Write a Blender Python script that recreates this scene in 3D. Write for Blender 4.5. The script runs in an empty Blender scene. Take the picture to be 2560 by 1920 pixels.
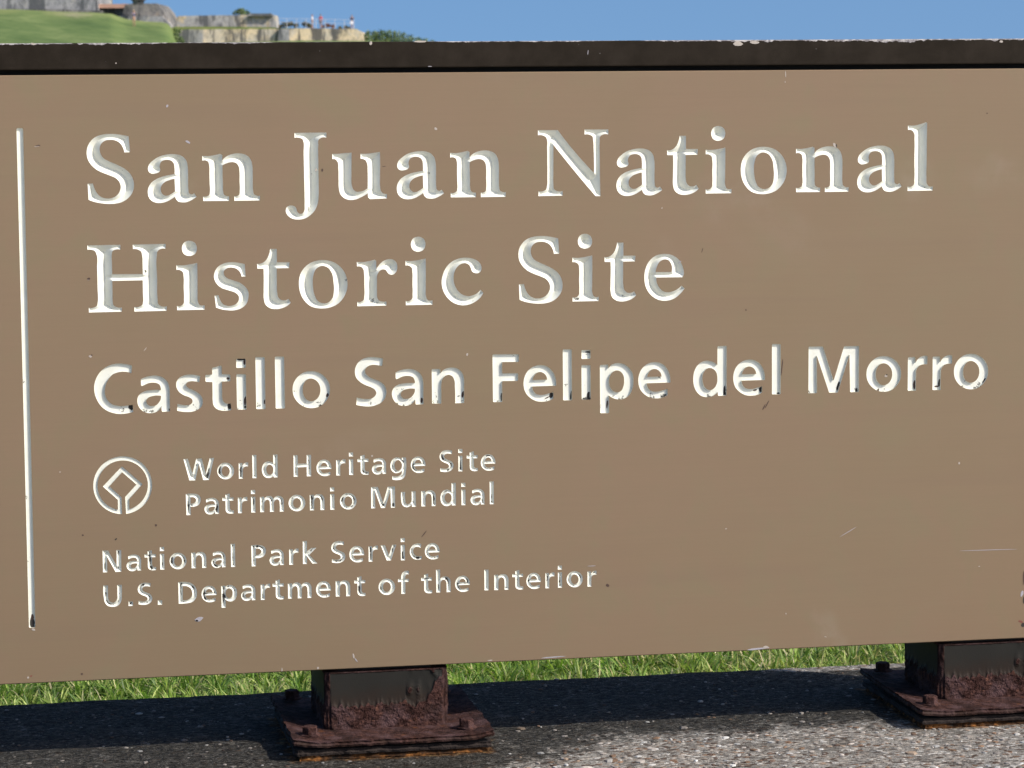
import bpy, math, random
import numpy as np
from mathutils import Vector, Matrix, noise
from mathutils.geometry import delaunay_2d_cdt
random.seed(7); np.random.seed(7)
scene = bpy.context.scene
COL = scene.collection
scene.cycles.diffuse_bounces = 6; scene.cycles.max_bounces = 10

# ------------------------------------------------------------------ camera
FPX, YAW, PITCH, ROLL = 7200.0, 0.188281, 0.1006614, -0.0081944     # focal length in photo pixels, camera angles
CAM = Vector((-0.823123, -4.32, 1.075827))
_f = Vector((math.sin(YAW)*math.cos(PITCH), math.cos(YAW)*math.cos(PITCH), -math.sin(PITCH)))
_r0 = Vector((math.cos(YAW), -math.sin(YAW), 0)); _u0 = _r0.cross(_f)
_r = math.cos(ROLL)*_r0 + math.sin(ROLL)*_u0; _u = -math.sin(ROLL)*_r0 + math.cos(ROLL)*_u0
cam = bpy.data.cameras.new('camera'); camo = bpy.data.objects.new('camera', cam); COL.objects.link(camo)
camo.matrix_world = Matrix(((_r.x, _u.x, -_f.x, CAM.x), (_r.y, _u.y, -_f.y, CAM.y), (_r.z, _u.z, -_f.z, CAM.z), (0, 0, 0, 1)))
cam.sensor_width = 36.0; cam.lens = FPX/2560*36.0; cam.clip_start = 0.1; cam.clip_end = 20000
cam.dof.use_dof = True; cam.dof.focus_distance = 4.42; cam.dof.aperture_fstop = 24
scene.camera = camo

# ------------------------------------------------------------------ sky, sun, exposure
SUN = Vector((0.631, -0.457, 0.626)).normalized()                   # direction towards the sun
world = bpy.data.worlds.new('World'); scene.world = world; world.use_nodes = True
wn = world.node_tree.nodes; wl = world.node_tree.links
sky = wn.new('ShaderNodeTexSky'); sky.sky_type = 'NISHITA'; sky.sun_disc = False
sky.sun_elevation = math.asin(SUN.z); sky.sun_rotation = math.atan2(SUN.x, SUN.y)
sky.altitude = 0; sky.air_density = 1.0; sky.dust_density = 2.4; sky.ozone_density = 3.0
# the whole dome is read a little higher up, where clean trade-wind air is blue down to the horizon
tcw = wn.new('ShaderNodeTexCoord'); vm = wn.new('ShaderNodeVectorMath'); vm.operation = 'MULTIPLY_ADD'
vm.inputs[1].default_value = (1, 1, .72); vm.inputs[2].default_value = (0, 0, 0.24)
vn = wn.new('ShaderNodeVectorMath'); vn.operation = 'NORMALIZE'
wl.new(tcw.outputs['Generated'], vm.inputs[0]); wl.new(vm.outputs[0], vn.inputs[0]); wl.new(vn.outputs[0], sky.inputs[0])
hs = wn.new('ShaderNodeHueSaturation'); hs.inputs['Saturation'].default_value = 1.18; hs.inputs['Value'].default_value = 1.0
tint = wn.new('ShaderNodeMix'); tint.data_type = 'RGBA'; tint.blend_type = 'MULTIPLY'; tint.inputs['Factor'].default_value = 1.0
tint.inputs['B'].default_value = (1.0, 1.0, 1.0, 1.0)
wl.new(sky.outputs[0], hs.inputs['Color']); wl.new(hs.outputs[0], tint.inputs['A']); wl.new(tint.outputs['Result'], wn['Background'].inputs[0])
wn['Background'].inputs[1].default_value = 0.15
sl = bpy.data.lights.new('sun', 'SUN'); sl.energy = 4.4; sl.angle = math.radians(0.53); sl.color = (1.0, 0.94, 0.855)
so = bpy.data.objects.new('sun', sl); COL.objects.link(so); so.rotation_euler = SUN.to_track_quat('Z', 'Y').to_euler(); so.location = (4, -4, 6)
scene.view_settings.view_transform = 'Standard'; scene.view_settings.look = 'None'
scene.view_settings.exposure = 0.1; scene.view_settings.gamma = 1.0

# ------------------------------------------------------------------ helpers
def empty(name, loc=(0, 0, 0)):
    o = bpy.data.objects.new(name, None); COL.objects.link(o); o.location = loc; o.empty_display_size = .1; return o
def tag(o, label=None, cat=None, group=None, kind=None):
    if label: o['label'] = label
    if cat: o['category'] = cat
    if group: o['group'] = group
    if kind: o['kind'] = kind
    return o
def link(name, me, mat=None, parent=None, loc=None):
    o = bpy.data.objects.new(name, me); COL.objects.link(o)
    if mat is not None and not me.materials: me.materials.append(mat)
    if parent is not None: o.parent = parent
    if loc is not None: o.location = loc
    return o
def mesh(name, v, f, smooth=False):
    me = bpy.data.meshes.new(name); me.from_pydata([tuple(map(float, q)) for q in v], [], [tuple(map(int, q)) for q in f]); me.update()
    if smooth: me.polygons.foreach_set('use_smooth', [True]*len(me.polygons))
    return me
def fast_mesh(name, v, f, smooth=False):            # v (n,3), f (m,k) arrays of equal polygon size
    v = np.asarray(v, np.float32); f = np.asarray(f, np.int32); me = bpy.data.meshes.new(name)
    k = f.shape[1]; me.vertices.add(len(v)); me.vertices.foreach_set('co', v.ravel())
    me.loops.add(f.size); me.loops.foreach_set('vertex_index', f.ravel())
    me.polygons.add(len(f)); me.polygons.foreach_set('loop_start', np.arange(0, f.size, k, dtype=np.int32))
    me.polygons.foreach_set('use_smooth', np.full(len(f), smooth)); me.update(calc_edges=True); me.validate(); return me
def fattr(me, name, vals):
    a = me.attributes.new(name, 'FLOAT', 'POINT'); a.data.foreach_set('value', np.asarray(vals, np.float32))
def cattr(me, name, cols):
    a = me.color_attributes.new(name, 'FLOAT_COLOR', 'POINT'); c = np.ones((len(cols), 4), np.float32); c[:, :3] = cols
    a.data.foreach_set('color', c.ravel())
def box_vf(x0, x1, y0, y1, z0, z1, bev=0.0):
    if not bev:
        v = [(x, y, z) for x in (x0, x1) for y in (y0, y1) for z in (z0, z1)]
        f = [(0, 1, 3, 2), (4, 6, 7, 5), (0, 4, 5, 1), (2, 3, 7, 6), (0, 2, 6, 4), (1, 5, 7, 3)]; return v, f
    import bmesh
    bm = bmesh.new(); v, f = box_vf(x0, x1, y0, y1, z0, z1); vs = [bm.verts.new(q) for q in v]
    for q in f: bm.faces.new([vs[i] for i in q])
    bmesh.ops.bevel(bm, geom=bm.edges[:], offset=bev, segments=2, affect='EDGES', profile=.6)
    bm.verts.ensure_lookup_table(); vv = [tuple(q.co) for q in bm.verts]; ff = [[w.index for w in q.verts] for q in bm.faces]; bm.free(); return vv, ff
def box(name, x0, x1, y0, y1, z0, z1, mat, parent=None, bev=0.0):
    return link(name, mesh(name, *box_vf(x0, x1, y0, y1, z0, z1, bev)), mat, parent)
def at(px, py, D):                                   # world point seen at photo pixel (px, py), D metres ahead of the camera
    return CAM + D*(_f + (px-1280)/FPX*_r - (py-960)/FPX*_u)
def nz(x, y, z, s=1.0): return noise.noise(Vector((x*s, y*s, z*s)))

# ------------------------------------------------------------------ materials
class Mat:
    def __init__(s, name, rough=.6, spec=.4):
        s.m = bpy.data.materials.new(name); s.m.use_nodes = True; s.n = s.m.node_tree.nodes; s.l = s.m.node_tree.links
        s.b = s.n['Principled BSDF']; s.b.inputs['Roughness'].default_value = rough; s.b.inputs['Specular IOR Level'].default_value = spec
    def new(s, t, **k):
        nd = s.n.new(t)
        for a, v in k.items(): setattr(nd, a, v)
        return nd
    def coord(s, kind='Object', scale=(1, 1, 1)):
        tc = s.new('ShaderNodeTexCoord'); mp = s.new('ShaderNodeMapping'); mp.inputs['Scale'].default_value = scale
        s.l.new(tc.outputs[kind], mp.inputs[0]); return mp.outputs[0]
    def wcoord(s, scale=(1, 1, 1)):
        g = s.new('ShaderNodeNewGeometry'); mp = s.new('ShaderNodeMapping'); mp.inputs['Scale'].default_value = scale
        s.l.new(g.outputs['Position'], mp.inputs[0]); return mp.outputs[0]
    def noise(s, vec, scale, detail=4, rough=.55, dist=0.0):
        t = s.new('ShaderNodeTexNoise'); t.inputs['Scale'].default_value = scale; t.inputs['Detail'].default_value = detail
        t.inputs['Roughness'].default_value = rough; t.inputs['Distortion'].default_value = dist; s.l.new(vec, t.inputs['Vector']); return t.outputs['Fac']
    def vor(s, vec, scale, out='Color', feature='F1'):
        t = s.new('ShaderNodeTexVoronoi'); t.feature = feature; t.inputs['Scale'].default_value = scale; s.l.new(vec, t.inputs['Vector']); return t.outputs[out]
    def ramp(s, fac, stops, interp='LINEAR'):
        r = s.new('ShaderNodeValToRGB'); r.color_ramp.interpolation = interp; e = r.color_ramp.elements
        while len(e) < len(stops): e.new(.5)
        for q, (p, c) in zip(e, stops): q.position = p; q.color = (c, c, c, 1) if isinstance(c, (int, float)) else (*c, 1)
        s.l.new(fac, r.inputs[0]); return r.outputs[0]
    def val(s, x, sock):
        if isinstance(x, (int, float)): sock.default_value = x
        elif isinstance(x, tuple): sock.default_value = (*x, 1) if len(x) == 3 else x
        else: s.l.new(x, sock)
    def math(s, op, a, b=0.0, c=0.0):
        t = s.new('ShaderNodeMath', operation=op); s.val(a, t.inputs[0]); s.val(b, t.inputs[1]); s.val(c, t.inputs[2]); return t.outputs[0]
    def mix(s, fac, a, b, mode='MIX'):
        t = s.new('ShaderNodeMix'); t.data_type = 'RGBA'; t.blend_type = mode; s.val(fac, t.inputs['Factor']); s.val(a, t.inputs['A']); s.val(b, t.inputs['B']); return t.outputs['Result']
    def sep(s, vec):
        t = s.new('ShaderNodeSeparateXYZ'); s.l.new(vec, t.inputs[0]); return t.outputs
    def attr(s, name, out='Fac'):
        t = s.new('ShaderNodeAttribute'); t.attribute_name = name; return t.outputs[out]
    def smooth(s, x, a, b):
        t = s.new('ShaderNodeMapRange'); t.interpolation_type = 'SMOOTHSTEP'; s.val(x, t.inputs['Value'])
        t.inputs['From Min'].default_value = a; t.inputs['From Max'].default_value = b; return t.outputs['Result']
    def color(s, c): s.val(c, s.b.inputs['Base Color'])
    def rough(s, c): s.val(c, s.b.inputs['Roughness'])
    def bump(s, h, strength=.3, dist=.001):
        t = s.new('ShaderNodeBump'); t.inputs['Strength'].default_value = strength; t.inputs['Distance'].default_value = dist
        s.val(h, t.inputs['Height']); s.l.new(t.outputs[0], s.b.inputs['Normal'])

# brown face paint: rolled on, horizontal brush marks, faint pink and olive cast patches, pale rubbed smudges
M_panel = Mat('brown_sign_paint', .48, .35); m = M_panel
w = m.wcoord()
big = m.noise(w, 2.2, 4, .6); med = m.noise(w, 9, 5, .65, .3)
c = m.mix(m.smooth(big, .34, .66), (.213, .1515, .0885), (.222, .150, .0920))
c = m.mix(m.smooth(med, .45, .72), c, (.207, .155, .089))
streak = m.noise(m.wcoord((6, 1, 260)), 1.0, 5, .7)
c = m.mix(m.math('MULTIPLY', m.smooth(streak, .35, .7), .10), c, (.172, .121, .074))
band = m.noise(m.wcoord((.5, 1, 9)), 3.0, 3, .5); c = m.mix(m.math('MULTIPLY', m.smooth(band, .5, .75), .3), c, (.198, .136, .086))
smud = m.math('MULTIPLY', m.smooth(m.noise(w, 3.1, 3, .55, .8), .62, .78), m.smooth(m.noise(w, 22, 4, .6), .3, .7))
c = m.mix(m.math('MULTIPLY', smud, .5), c, (.29, .235, .175))
wx, wy, wz = m.sep(m.wcoord())
yel = m.math('MULTIPLY', m.smooth(wx, .55, .9), m.smooth(wz, .62, .25))
c = m.mix(m.math('MULTIPLY', yel, .32), c, (.215, .152, .078))
speck = m.smooth(m.noise(w, 330, 2, .5), .76, .8)
c = m.mix(m.math('MULTIPLY', speck, .35), c, (.14, .09, .065))
m.color(c); m.rough(m.ramp(med, [(.3, .42), (.7, .58)]))
fine = m.noise(w, 900, 2, .5)
m.bump(m.math('ADD', m.math('MULTIPLY', streak, .8), m.math('MULTIPLY', fine, .25)), .25, .0006)

# white paint in the cut letters, flaked and grimy in places
def white(name, dirt_scale, thr, low=0.0, streaky=(1, 1, 1), valley=False):
    m = Mat(name, .5, .4); w = m.wcoord()
    c = m.mix(m.smooth(m.noise(w, 60, 3), .3, .8), (.75, .75, .665), (.70, .70, .60))
    d = m.noise(m.wcoord(streaky), dirt_scale, 5, .68)
    ox, oy, oz = m.sep(m.coord('Object'))
    if low: d = m.math('ADD', d, m.math('MULTIPLY', m.smooth(oz, .022, -.002), low))
    if valley: d = m.math('ADD', d, m.math('MULTIPLY', m.attr('cut'), valley))
    k = m.smooth(d, thr, thr+.045)
    grime = m.ramp(m.noise(w, 420, 3), [(.3, (.012, .011, .01)), (.55, (.07, .065, .055)), (.75, (.3, .27, .22))])
    c = m.mix(k, c, grime); m.color(c)
    m.bump(m.noise(w, 260, 3), .12, .0008); return m
M_wbig = white('white_letter_paint', 62, .69, .05, (1, 1, 1), .02)
M_wflat = white('white_letter_paint_flat', 75, .665, .10)
M_wsmall = white('white_letter_paint_small', 85, .695, .03, (1.3, 1, .55), .20)

M_cap = Mat('dark_cap_paint', .68, .08); m = M_cap
w = m.wcoord(); ox, oy, oz = m.sep(w)
c = m.mix(m.smooth(m.noise(w, 16, 5, .65), .35, .7), (.0155, .0115, .0075), (.025, .019, .0135))
fromtop = m.math('SUBTRACT', 1.1545, oz)
n1 = m.noise(m.wcoord((1, .4, .35)), 95, 3, .6); n2 = m.noise(m.wcoord((1, .3, .3)), 5.5, 2, .5)
depth = m.math('MULTIPLY', m.math('SUBTRACT', m.math('ADD', n1, m.math('MULTIPLY', n2, .9)), .80), .0135)
chip = m.math('LESS_THAN', fromtop, depth)
n3 = m.noise(m.wcoord((1, .1, .1)), 3.3, 2, .6)
depth = m.math('MULTIPLY', depth, m.smooth(n3, .36, .6))
chip = m.math('LESS_THAN', fromtop, depth)
edge = m.math('MULTIPLY', m.math('LESS_THAN', fromtop, .0014), m.math('MULTIPLY', m.smooth(m.noise(w, 45, 4, .6), .40, .55), m.smooth(n3, .40, .58)))
chip = m.math('MAXIMUM', chip, edge)
fl = m.smooth(m.noise(w, 210, 2), .765, .78); chip = m.math('MAXIMUM', chip, m.math('MULTIPLY', fl, .6))
c = m.mix(chip, c, m.mix(m.smooth(m.noise(w, 140, 4), .4, .62), (.19, .175, .18), (.44, .41, .39)))
m.color(c); m.bump(m.math('ADD', m.noise(w, 700, 3), m.math('MULTIPLY', chip, -1.2)), .18, .0008)

def flat(name, col, rough=.6, var=.15, scale=30, bump=0.0):
    m = Mat(name, rough, .3); w = m.coord()
    m.color(m.mix(m.noise(w, scale, 4), tuple(q*(1-var) for q in col), tuple(min(1, q*(1+var)) for q in col)))
    if bump: m.bump(m.noise(w, scale*6, 4), .4, bump)
    return m
M_core = flat('dark_core_paint', (.012, .0105, .009), .6)

# dark paint over steel, blistered into rust where the 'rust' attribute is high
def steel(name, paint=(.015, .0142, .012)):
    m = Mat(name, .6, .12); w = m.coord(); a = m.attr('rust')
    rc = m.ramp(m.noise(w, 120, 6, .7, .3), [(.30, (.007, .0045, .004)), (.44, (.040, .017, .013)), (.56, (.085, .044, .037)), (.72, (.19, .088, .052))])
    rc = m.mix(m.smooth(m.noise(w, 38, 4), .42, .7), rc, (.115, .070, .068))
    rc = m.mix(m.math('MULTIPLY', m.smooth(m.noise(w, 26, 3), .6, .75), .6), rc, (.20, .075, .022))
    ox_, oy_, oz_ = m.sep(m.coord('Object')); pc = m.mix(m.noise(w, 20, 4), paint, tuple(q*1.7 for q in paint))
    rc = m.mix(m.math('MULTIPLY', m.smooth(m.noise(w, 17, 5, .7, .5), .48, .62), .65), rc, (.020, .011, .009))
    rc = m.mix(1.0, rc, (.85, .80, .80), 'MULTIPLY')
    pc = m.mix(m.math('MULTIPLY', m.smooth(m.math('ADD', oz_, m.math('MULTIPLY', m.noise(w, 45, 5, .7), .05)), .100, .055), .45), pc, (.035, .017, .010))
    k = m.smooth(a, .42, .55); m.color(m.mix(k, pc, rc)); m.rough(m.mix(k, (.6, .6, .6), (.9, .9, .9)))
    h = m.math('MULTIPLY', m.noise(w, 260, 6, .75, .4), k); m.bump(m.math('ADD', h, m.math('MULTIPLY', m.noise(w, 700, 2), .06)), .9, .0035); return m
M_steel = steel('rusting_painted_steel'); M_plate = steel('scaled_rust_plate', (.02, .012, .01)); M_dark = flat('blackened_rust_plate', (.024, .017, .014), .92, .6, 70, .004)
M_bolt = steel('rusty_bolt')
M_pad = Mat('rust_stained_grout', .9, .1); m = M_pad
w = m.wcoord(); m.color(m.ramp(m.noise(m.wcoord((.5, 1, 1)), 75, 5, .65), [(.34, (.012, .010, .008)), (.5, (.055, .025, .010)), (.62, (.22, .09, .025)), (.76, (.42, .27, .12))])); m.bump(m.noise(w, 300, 4), .5, .002)

# exposed aggregate concrete with a black algae film, rust run-off round the plates
M_conc = Mat('exposed_aggregate_concrete', .9, .08); m = M_conc
w = m.wcoord(); wx, wy, wz = m.sep(w)
base = m.mix(m.smooth(m.noise(w, 55, 5, .65), .3, .7), (.275, .257, .23), (.43, .405, .365))
v1 = m.new('ShaderNodeTexVoronoi'); v1.inputs['Scale'].default_value = 118; v1.inputs['Randomness'].default_value = 1; m.l.new(m.wcoord((.75, 1, 1)), v1.inputs['Vector'])
cr, cg, cb = m.sep(v1.outputs['Color'])
peb = m.ramp(cr, [(.0, (.14, .10, .08)), (.10, (.34, .22, .15)), (.2, (.46, .41, .36)), (.52, (.55, .51, .46)), (.72, (.72, .70, .66)), (.9, (.26, .24, .22))], 'CONSTANT')
pebm = m.math('MULTIPLY', m.smooth(v1.outputs['Distance'], .62, .5), m.math('GREATER_THAN', cg, .34))
c = m.mix(pebm, base, m.mix(1.0, peb, (.95, .94, .92), 'MULTIPLY'))
pit = m.smooth(m.noise(m.wcoord((.5, 1, 1)), 170, 4, .6, .3), .545, .615); c = m.mix(m.math('MULTIPLY', pit, .92), c, m.mix(m.noise(w, 60, 2), (.035, .027, .022), (.20, .12, .08)))
# algae: heaviest to the left and along the strip below the sign, dying out to the right and the front
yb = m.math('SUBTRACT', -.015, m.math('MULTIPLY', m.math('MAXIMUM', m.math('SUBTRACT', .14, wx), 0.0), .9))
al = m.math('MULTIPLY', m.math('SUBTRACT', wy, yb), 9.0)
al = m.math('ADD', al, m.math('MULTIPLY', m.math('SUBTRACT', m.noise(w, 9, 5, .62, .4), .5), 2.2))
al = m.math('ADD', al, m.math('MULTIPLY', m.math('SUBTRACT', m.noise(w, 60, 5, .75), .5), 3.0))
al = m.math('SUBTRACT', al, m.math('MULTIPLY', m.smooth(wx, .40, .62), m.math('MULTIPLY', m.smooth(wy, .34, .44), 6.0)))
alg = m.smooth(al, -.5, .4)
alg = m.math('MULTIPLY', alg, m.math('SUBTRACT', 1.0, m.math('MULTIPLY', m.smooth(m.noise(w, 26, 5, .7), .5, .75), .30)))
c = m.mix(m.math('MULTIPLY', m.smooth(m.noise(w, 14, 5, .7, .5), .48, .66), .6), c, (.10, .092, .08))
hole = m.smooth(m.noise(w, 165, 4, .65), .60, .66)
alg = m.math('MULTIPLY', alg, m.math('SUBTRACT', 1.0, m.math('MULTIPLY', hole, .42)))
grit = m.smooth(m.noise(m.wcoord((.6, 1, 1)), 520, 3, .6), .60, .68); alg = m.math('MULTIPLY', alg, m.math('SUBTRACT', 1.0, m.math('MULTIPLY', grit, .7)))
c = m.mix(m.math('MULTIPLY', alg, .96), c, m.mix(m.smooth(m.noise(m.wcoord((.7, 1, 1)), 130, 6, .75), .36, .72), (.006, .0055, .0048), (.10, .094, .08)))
for cx in (-1.188, -.200, .787):
    dx = m.math('ABSOLUTE', m.math('SUBTRACT', wx, cx)); dy = m.math('ABSOLUTE', m.math('SUBTRACT', wy, .08))
    dd = m.math('MAXIMUM', m.math('SUBTRACT', dx, .155), m.math('SUBTRACT', dy, .158))
    st = m.smooth(m.math('ADD', m.math('MULTIPLY', dd, 26), m.math('MULTIPLY', m.noise(w, 34, 5, .65), 1.7)), 1.15, .62)
    c = m.mix(m.math('MULTIPLY', st, .8), c, m.ramp(m.noise(w, 110, 4), [(.36, (.03, .018, .01)), (.54, (.17, .075, .022)), (.7, (.42, .29, .13))]))
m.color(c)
hb = m.math('ADD', m.math('MULTIPLY', m.math('SUBTRACT', 1.0, v1.outputs['Distance']), m.math('MULTIPLY', m.math('GREATER_THAN', cg, .34), .8)), m.math('ADD', m.math('MULTIPLY', m.noise(w, 190, 5, .7), 1.0), m.math('MULTIPLY', pit, -.8)))
m.bump(hb, 1.0, .009)

M_peb = Mat('loose_aggregate', .8, .3); m = M_peb; m.color(m.attr('tone', 'Color')); m.bump(m.noise(m.wcoord(), 500, 3), .3, .001)

M_blade = Mat('grass_blade', .5, .35); m = M_blade
cc = m.attr('tone', 'Color'); m.color(cc)
tr = m.new('ShaderNodeBsdfTranslucent'); m.val(m.mix(1.0, cc, (1.0, 1.25, .5), 'MULTIPLY'), tr.inputs['Color'])
ms = m.new('ShaderNodeMixShader'); ms.inputs[0].default_value = .38; m.l.new(m.b.outputs[0], ms.inputs[1]); m.l.new(tr.outputs[0], ms.inputs[2])
m.l.new(ms.outputs[0], m.n['Material Output'].inputs[0])

M_lawn = Mat('lawn', .9, .1); m = M_lawn
w = m.wcoord()
lw = m.wcoord((1, .14, .5))
c = m.ramp(m.noise(lw, .22, 5, .62), [(.3, (.080, .125, .036)), (.5, (.130, .182, .056)), (.7, (.20, .245, .085))])
c = m.mix(m.math('MULTIPLY', m.smooth(m.noise(lw, .9, 5, .7), .42, .72), .55), c, (.065, .115, .028))
px_, py_, pz_ = m.sep(w)
pc_ = at(185, 41, 300)
ex = m.math('DIVIDE', m.math('SUBTRACT', px_, pc_.x), 3.6); ey = m.math('DIVIDE', m.math('SUBTRACT', py_, pc_.y), 24.0)
el = m.math('ADD', m.math('MULTIPLY', ex, ex), m.math('MULTIPLY', ey, ey))
c = m.mix(m.math('MULTIPLY', m.smooth(m.math('ADD', el, m.math('MULTIPLY', m.noise(lw, .8, 4, .7), 2.4)), 2.0, .9), .8), c, (.36, .32, .19))
c = m.mix(m.math('MULTIPLY', m.smooth(py_, 262, 312), m.math('MULTIPLY', m.smooth(m.noise(lw, .35, 4, .6), .35, .65), .55)), c, (.27, .29, .10))
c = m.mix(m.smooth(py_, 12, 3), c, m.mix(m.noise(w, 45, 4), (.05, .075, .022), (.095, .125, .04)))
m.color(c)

def stone(name, a, b, dark, ochre, s=.5, oth=.55):
    m = Mat(name, .95, .1); w = m.wcoord()
    c = m.mix(m.smooth(m.noise(w, s*2.2, 5, .65), .35, .65), a, b)
    c = m.mix(m.smooth(m.noise(w, s*.55, 5, .65, .5), oth, oth+.1), c, ochre)
    c = m.mix(m.math('MULTIPLY', m.smooth(m.noise(m.wcoord((1, 1, .22)), s*1.1, 6, .72, .4), .46, .58), .9), c, dark)
    c = m.mix(m.math('MULTIPLY', m.smooth(m.noise(w, s*4, 4, .65), .5, .7), .5), c, dark)
    m.color(c); m.bump(m.noise(w, s*8, 4), .5, .15); return m
M_fort = stone('weathered_grey_masonry', (.36, .35, .34), (.27, .27, .275), (.09, .094, .098), (.42, .38, .31))
M_ochre = stone('ochre_plastered_masonry', (.55, .49, .40), (.64, .54, .39), (.085, .085, .085), (.72, .58, .38), .6, .42)
M_mixed = stone('grey_and_ochre_masonry', (.42, .40, .37), (.33, .32, .31), (.10, .10, .10), (.60, .48, .31), .55, .54)
M_pink = flat('faded_pink_render', (.50, .30, .22), .9, .2, 1.5)
M_bast = stone('bastion_masonry', (.27, .25, .225), (.19, .185, .18), (.075, .075, .075), (.38, .30, .22))
M_pier = stone('lookout_masonry', (.20, .20, .20), (.14, .14, .145), (.05, .05, .052), (.25, .22, .19))
M_rail = flat('pale_rail_metal', (.55, .56, .58), .5)
M_leaf = Mat('leaf', .6, .2); m = M_leaf; m.color(m.attr('tone', 'Color'))
M_bark = flat('bark', (.12, .085, .06), .9)

# ------------------------------------------------------------------ ground and plinth
ZG = 0.0763           # top of the concrete plinth
ZL = -0.165           # lawn just behind it
Y_BACK = 0.449        # back edge of the plinth
CREST = [(-900, 30), (-300, 24), (0, 25), (70, 27), (141, 32), (247, 36), (294, 41), (330, 56), (376, 62), (420, 64), (434, 69), (443, 80), (449, 96), (455, 120), (900, 120), (1000, 125), (1400, 150), (2600, 175), (4500, 200)]
def crest(px):
    xs, ys = zip(*CREST); return float(np.interp(px, xs, ys))
YH = lambda px: 244.1 + (px+104.8)*0.00819           # eye level in photo pixels
def lawn_z(px, D):
    z1 = 1.0758 + (YH(px)-crest(px))/FPX*322
    t = min(1, max(0, (D-70)/252)); t = t*t*(1.25-.25*t) if t < 1 else 1
    z = ZL + (z1-ZL)*(0.35*t + .65*min(1, max(0, (D-70)/252)))
    if D > 322: z -= (D-322)*.012
    return z
Ds = [0.0, .8, 1.6, 2.4, 3.2, 4, 4.8, 5.6, 6.5, 8, 10, 13, 18, 25, 35, 50, 70, 90, 110, 130, 150, 165, 180, 195, 210, 220, 230, 240, 250, 260, 270, 280, 290, 298, 306, 314, 322, 330, 340, 360, 400, 480, 620, 900, 1500, 4000]
TS = np.concatenate([np.linspace(-math.pi, -.3, 28)[:-1], np.linspace(-.3, -.19, 20)[:-1], np.linspace(-.19, -.02, 150)[:-1], np.linspace(-.02, .3, 60), np.linspace(.3, math.pi, 28)[1:-1]])
v = []; f = []
for D in Ds:
    for t in TS:
        a = YAW + t; px = 1280 + FPX*math.tan(max(-.6, min(.6, t)))
        Dd = D*math.cos(t) if abs(t) < 1.2 else D*.36
        z = lawn_z(px, Dd) + (.22*nz(D*math.sin(a), D*math.cos(a), 3, .045) + .1*nz(D*math.sin(a), D*math.cos(a), 9, .2))*min(1, max(0, (D-60)/100))
        v.append((CAM.x + D*math.sin(a), CAM.y + D*math.cos(a), z))
n = len(TS)
for i in range(len(Ds)-1):
    for j in range(n):
        k = (j+1) % n
        if i == 0: f.append((j, n+j, n+k)) if j % 1 == 0 else None
        else: f.append((i*n+j, (i+1)*n+j, (i+1)*n+k, i*n+k))
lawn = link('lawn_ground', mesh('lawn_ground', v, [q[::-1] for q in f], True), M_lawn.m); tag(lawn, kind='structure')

M_bounce = Mat('pale_bounce_paving', .9, .2); m = M_bounce
w = m.wcoord(); m.color(m.mix(m.noise(w, 3, 5, .65), (.52, .49, .43), (.64, .60, .53))); m.bump(m.noise(w, 60, 4), .4, .004)
bounce_pave = box('bounce_paving', -9, 9, -14, -1.112, -.35, -.08, M_bounce.m); tag(bounce_pave, kind='structure')  # unseen paving, added and kept pale to bounce warm sun onto the sign
# plinth slab: displaced top, worn back arris
def plinth():
    x0, x1, y0 = -2.6, 2.4, -1.1
    xs = np.concatenate([np.arange(x0, -1.0, .05), np.arange(-1.0, 1.4, .012), np.arange(1.4, x1+.001, .05)])
    ys = np.concatenate([np.arange(y0, -.45, .05), np.arange(-.45, Y_BACK-.012, .01), [Y_BACK-.012, Y_BACK-.006, Y_BACK-.002, Y_BACK]])
    V = []; 
    for y in ys:
        for x in xs:
            z = ZG + .0016*nz(x, y, 1, 9) + .0012*nz(x, y, 5, 45)
            e = Y_BACK - y
            if e < .012: z -= (.012-e)**2*50*(1+.6*nz(x, 0, 0, 25)) + .001
            V.append((x, y + (.003*nz(x, 2, 0, 30) if e < .003 else 0), z))
    nx, ny = len(xs), len(ys)
    F = [(j*nx+i, j*nx+i+1, (j+1)*nx+i+1, (j+1)*nx+i) for j in range(ny-1) for i in range(nx-1)]
    b = len(V)                                          # skirt
    ring = [i for i in range(nx)] + [j*nx+nx-1 for j in range(1, ny)] + [(ny-1)*nx+i for i in range(nx-2, -1, -1)] + [j*nx for j in range(ny-2, 0, -1)]
    for i in ring: V.append((V[i][0], V[i][1], -.35))
    for k in range(len(ring)):
        a, c2 = ring[k], ring[(k+1) % len(ring)]; F.append((a, b+k, b+(k+1) % len(ring), c2))
    return mesh('concrete_plinth', V, F, False)
pl = link('concrete_plinth', plinth(), M_conc.m); tag(pl, kind='structure')

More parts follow.
